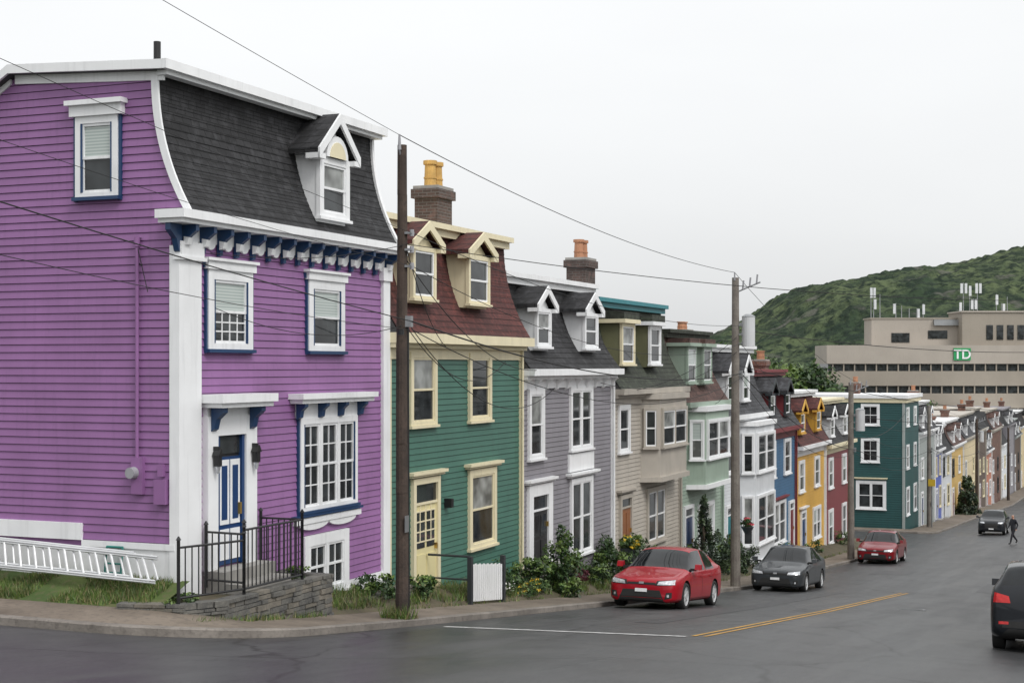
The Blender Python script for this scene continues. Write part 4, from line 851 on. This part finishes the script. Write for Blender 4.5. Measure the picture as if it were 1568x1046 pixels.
    for x in wh:
        for sg in (-1,1):
            h.M=Matrix.Translation((x,sg*.77,wr)) @ (Matrix.Identity(4) if sg>0 else Matrix.Rotation(pi,4,'Z'))
            lathe(h,'tyre','rubber',[(wr-.09,-.1),(wr-.02,-.1),(wr,-.07),(wr,.07),(wr-.02,.11),(wr-.09,.115),(wr-.1,.09)])
            lathe(h,'rim','aluminium',[(wr-.09,.1),(wr-.105,.105),(wr-.115,.05),(wr-.12,-.02)])
            lathe(h,'brake_disc','trim_dark',[(wr-.12,.0),(.02,.0)])
            for k_ in range(7):
                a=2*pi*k_/7; c_,s_=cos(a),sin(a); w_=.022; r0,r1=.03,wr-.105
                p=[(r0*c_-w_*s_*1.3,r0*s_+w_*c_*1.3),(r0*c_+w_*s_*1.3,r0*s_-w_*c_*1.3),(r1*c_+w_*s_,r1*s_-w_*c_),(r1*c_-w_*s_,r1*s_+w_*c_)]
                h.prism('spokes','aluminium',p,'y',.06,.09)
            lathe(h,'hub','aluminium',[(.055,.05),(.055,.1),(.0,.105)],12)
    h.M=Matrix.Identity(4)
    e=h.done(smooth=('tyre',))
    me.name='body'
    o=bpy.data.objects.new('body',me); col.objects.link(o); o.parent=e
    for p in me.polygons: p.use_smooth=True
    try: me.set_sharp_from_angle(angle=radians(40))
    except Exception: pass
    return e
car('parked_car',16.1,3.5,-1,'car_red'); car('parked_car',30.4,3.6,-1,'car_darkgrey'); car('parked_car',51.6,3.6,-1,'car_darkred'); car('car',86,6.0,-1,'car_black','suv'); car('sport_utility_car',10.0,12.85,1,'car_black','suv')
# ================================================================== PEDESTRIAN
paint('jacket',(.02,.022,.03),.7,.2,grime=0); paint('trousers',(.015,.015,.02),.8,.2,grime=0); paint('skin',(.5,.28,.2),.5,.05,grime=0); paint('hair',(.04,.025,.015),.7,.1,grime=0)
def person(t,s,heading):
    zg=H(t,s)+.005
    J={'pel':(0,0,.95),'sp':(0,0,1.15),'ch':(.01,0,1.35),'nk':(.02,0,1.5),'h0':(.03,0,1.6),'h1':(.035,0,1.72),
       'sl':(.0,.19,1.42),'el':(-.12,.24,1.15),'wl':(.0,.25,.9),'hl':(.03,.25,.82),'sr':(.0,-.19,1.42),'er':(.03,-.24,1.14),'wr':(.2,-.23,.95),'hr':(.26,-.23,.9),
       'pl':(0,.1,.9),'kl':(.2,.1,.5),'al':(.3,.1,.09),'tl':(.46,.11,.04),'pr':(0,-.1,.9),'kr':(-.08,-.1,.5),'ar':(-.38,-.1,.16),'tr':(-.28,-.11,.04)}
    rad={'pel':.15,'sp':.135,'ch':.15,'nk':.06,'h0':.085,'h1':.095,'sl':.07,'el':.05,'wl':.035,'hl':.04,'sr':.07,'er':.05,'wr':.035,'hr':.04,'pl':.1,'kl':.068,'al':.048,'tl':.04,'pr':.1,'kr':.068,'ar':.048,'tr':.04}
    K=list(J); E=[('pel','sp'),('sp','ch'),('ch','nk'),('nk','h0'),('h0','h1'),('ch','sl'),('sl','el'),('el','wl'),('wl','hl'),('ch','sr'),('sr','er'),('er','wr'),('wr','hr'),('pel','pl'),('pl','kl'),('kl','al'),('al','tl'),('pel','pr'),('pr','kr'),('kr','ar'),('ar','tr')]
    me=bpy.data.meshes.new('p'); me.from_pydata([J[k_] for k_ in K],[(K.index(a),K.index(b_)) for a,b_ in E],[])
    o=bpy.data.objects.new('p',me); col.objects.link(o); md=o.modifiers.new('k','SKIN'); md.use_smooth_shade=True
    for i,k_ in enumerate(K): me.skin_vertices[0].data[i].radius=(rad[k_],rad[k_]); me.skin_vertices[0].data[i].use_root=(k_=='pel')
    ss=o.modifiers.new('s','SUBSURF'); ss.levels=2; ss.render_levels=2
    dg=bpy.context.evaluated_depsgraph_get(); dg.update(); m2=bpy.data.meshes.new_from_object(o.evaluated_get(dg)); bpy.data.objects.remove(o)
    m2.materials.clear()
    for q in ('jacket','trousers','skin','hair','rubber'): m2.materials.append(MATS[q])
    for p in m2.polygons:
        c_=p.center
        if c_.z>1.5: p.material_index=3 if (c_.z>1.72 or c_.x<.0) else 2
        elif c_.z<.12: p.material_index=4
        elif c_.z<.92 and abs(c_.y)<.2: p.material_index=1
        elif c_.z<.9 and abs(c_.y)>.2: p.material_index=2
        else: p.material_index=0
        p.use_smooth=True
    e=bpy.data.objects.new('pedestrian',None); col.objects.link(e)
    e.matrix_world=R@Matrix.Translation((t,-s,zg))@Matrix.Rotation(heading,4,'Z')
    m2.name='figure'; q=bpy.data.objects.new('figure',m2); col.objects.link(q); q.parent=e
    V=[(.12,-.015,1.66),(.12,.015,1.66),(.15,0,1.63),(.115,0,1.69)]; mkobj('nose',V,[(0,1,3),(0,2,1),(1,2,3),(0,3,2)],'skin',parent=e)
person(72.5,8.15,pi*.75)
# ================================================================== LIGHT, SKY, CAMERA
w=bpy.data.worlds.new('World'); sc.world=w; w.use_nodes=True; nt=w.node_tree; nt.nodes.clear()
out=nt.nodes.new('ShaderNodeOutputWorld'); bg=nt.nodes.new('ShaderNodeBackground'); bg2=nt.nodes.new('ShaderNodeBackground'); ad=nt.nodes.new('ShaderNodeAddShader')
sky=nt.nodes.new('ShaderNodeTexSky'); sky.sky_type='NISHITA'; sky.sun_disc=False; sky.sun_elevation=radians(48); sky.sun_rotation=radians(140); sky.dust_density=4
hs=nt.nodes.new('ShaderNodeHueSaturation'); hs.inputs['Saturation'].default_value=.12; nt.links.new(sky.outputs[0],hs.inputs['Color']); nt.links.new(hs.outputs[0],bg.inputs[0]); bg.inputs[1].default_value=.05
tc=nt.nodes.new('ShaderNodeTexCoord'); sx=nt.nodes.new('ShaderNodeSeparateXYZ'); nt.links.new(tc.outputs['Generated'],sx.inputs[0])
mx=nt.nodes.new('ShaderNodeMath'); mx.operation='MAXIMUM'; nt.links.new(sx.outputs[2],mx.inputs[0]); mx.inputs[1].default_value=0
cl=nt.nodes.new('ShaderNodeTexNoise'); cl.inputs['Scale'].default_value=2.2; cl.inputs['Detail'].default_value=5; mp=nt.nodes.new('ShaderNodeMapping'); mp.inputs['Scale'].default_value=(1,1,3); nt.links.new(tc.outputs['Generated'],mp.inputs[0]); nt.links.new(mp.outputs[0],cl.inputs['Vector'])
ma=nt.nodes.new('ShaderNodeMath'); ma.operation='MULTIPLY_ADD'; nt.links.new(mx.outputs[0],ma.inputs[0]); ma.inputs[1].default_value=.45; ma.inputs[2].default_value=.61
mb=nt.nodes.new('ShaderNodeMath'); mb.operation='MULTIPLY_ADD'; nt.links.new(cl.outputs['Fac'],mb.inputs[0]); mb.inputs[1].default_value=.15; nt.links.new(ma.outputs[0],mb.inputs[2])
cm=nt.nodes.new('ShaderNodeVectorMath'); cm.operation='SCALE'; cm.inputs[0].default_value=(.985,1.0,1.01); nt.links.new(mb.outputs[0],cm.inputs['Scale']); nt.links.new(cm.outputs[0],bg2.inputs[0]); bg2.inputs[1].default_value=1
nt.links.new(bg.outputs[0],ad.inputs[0]); nt.links.new(bg2.outputs[0],ad.inputs[1]); nt.links.new(ad.outputs[0],out.inputs[0])
sl=bpy.data.lights.new('sun','SUN'); sl.energy=1.5; sl.angle=radians(22); sl.color=(1,.97,.93); so=bpy.data.objects.new('sun',sl); col.objects.link(so)
dirv=Vector((sin(radians(140))*cos(radians(48)),cos(radians(140))*cos(radians(48)),sin(radians(48)))); so.rotation_euler=dirv.to_track_quat('Z','Y').to_euler()
cam=bpy.data.cameras.new('camera'); co=bpy.data.objects.new('camera',cam); col.objects.link(co); co.rotation_euler=(pi/2,0,0); cam.lens=52; cam.sensor_width=36; cam.shift_y=.0236; cam.clip_end=6000; cam.clip_start=.1
sc.camera=co
sc.view_settings.view_transform='Standard'; sc.view_settings.look='None'; sc.view_settings.exposure=0
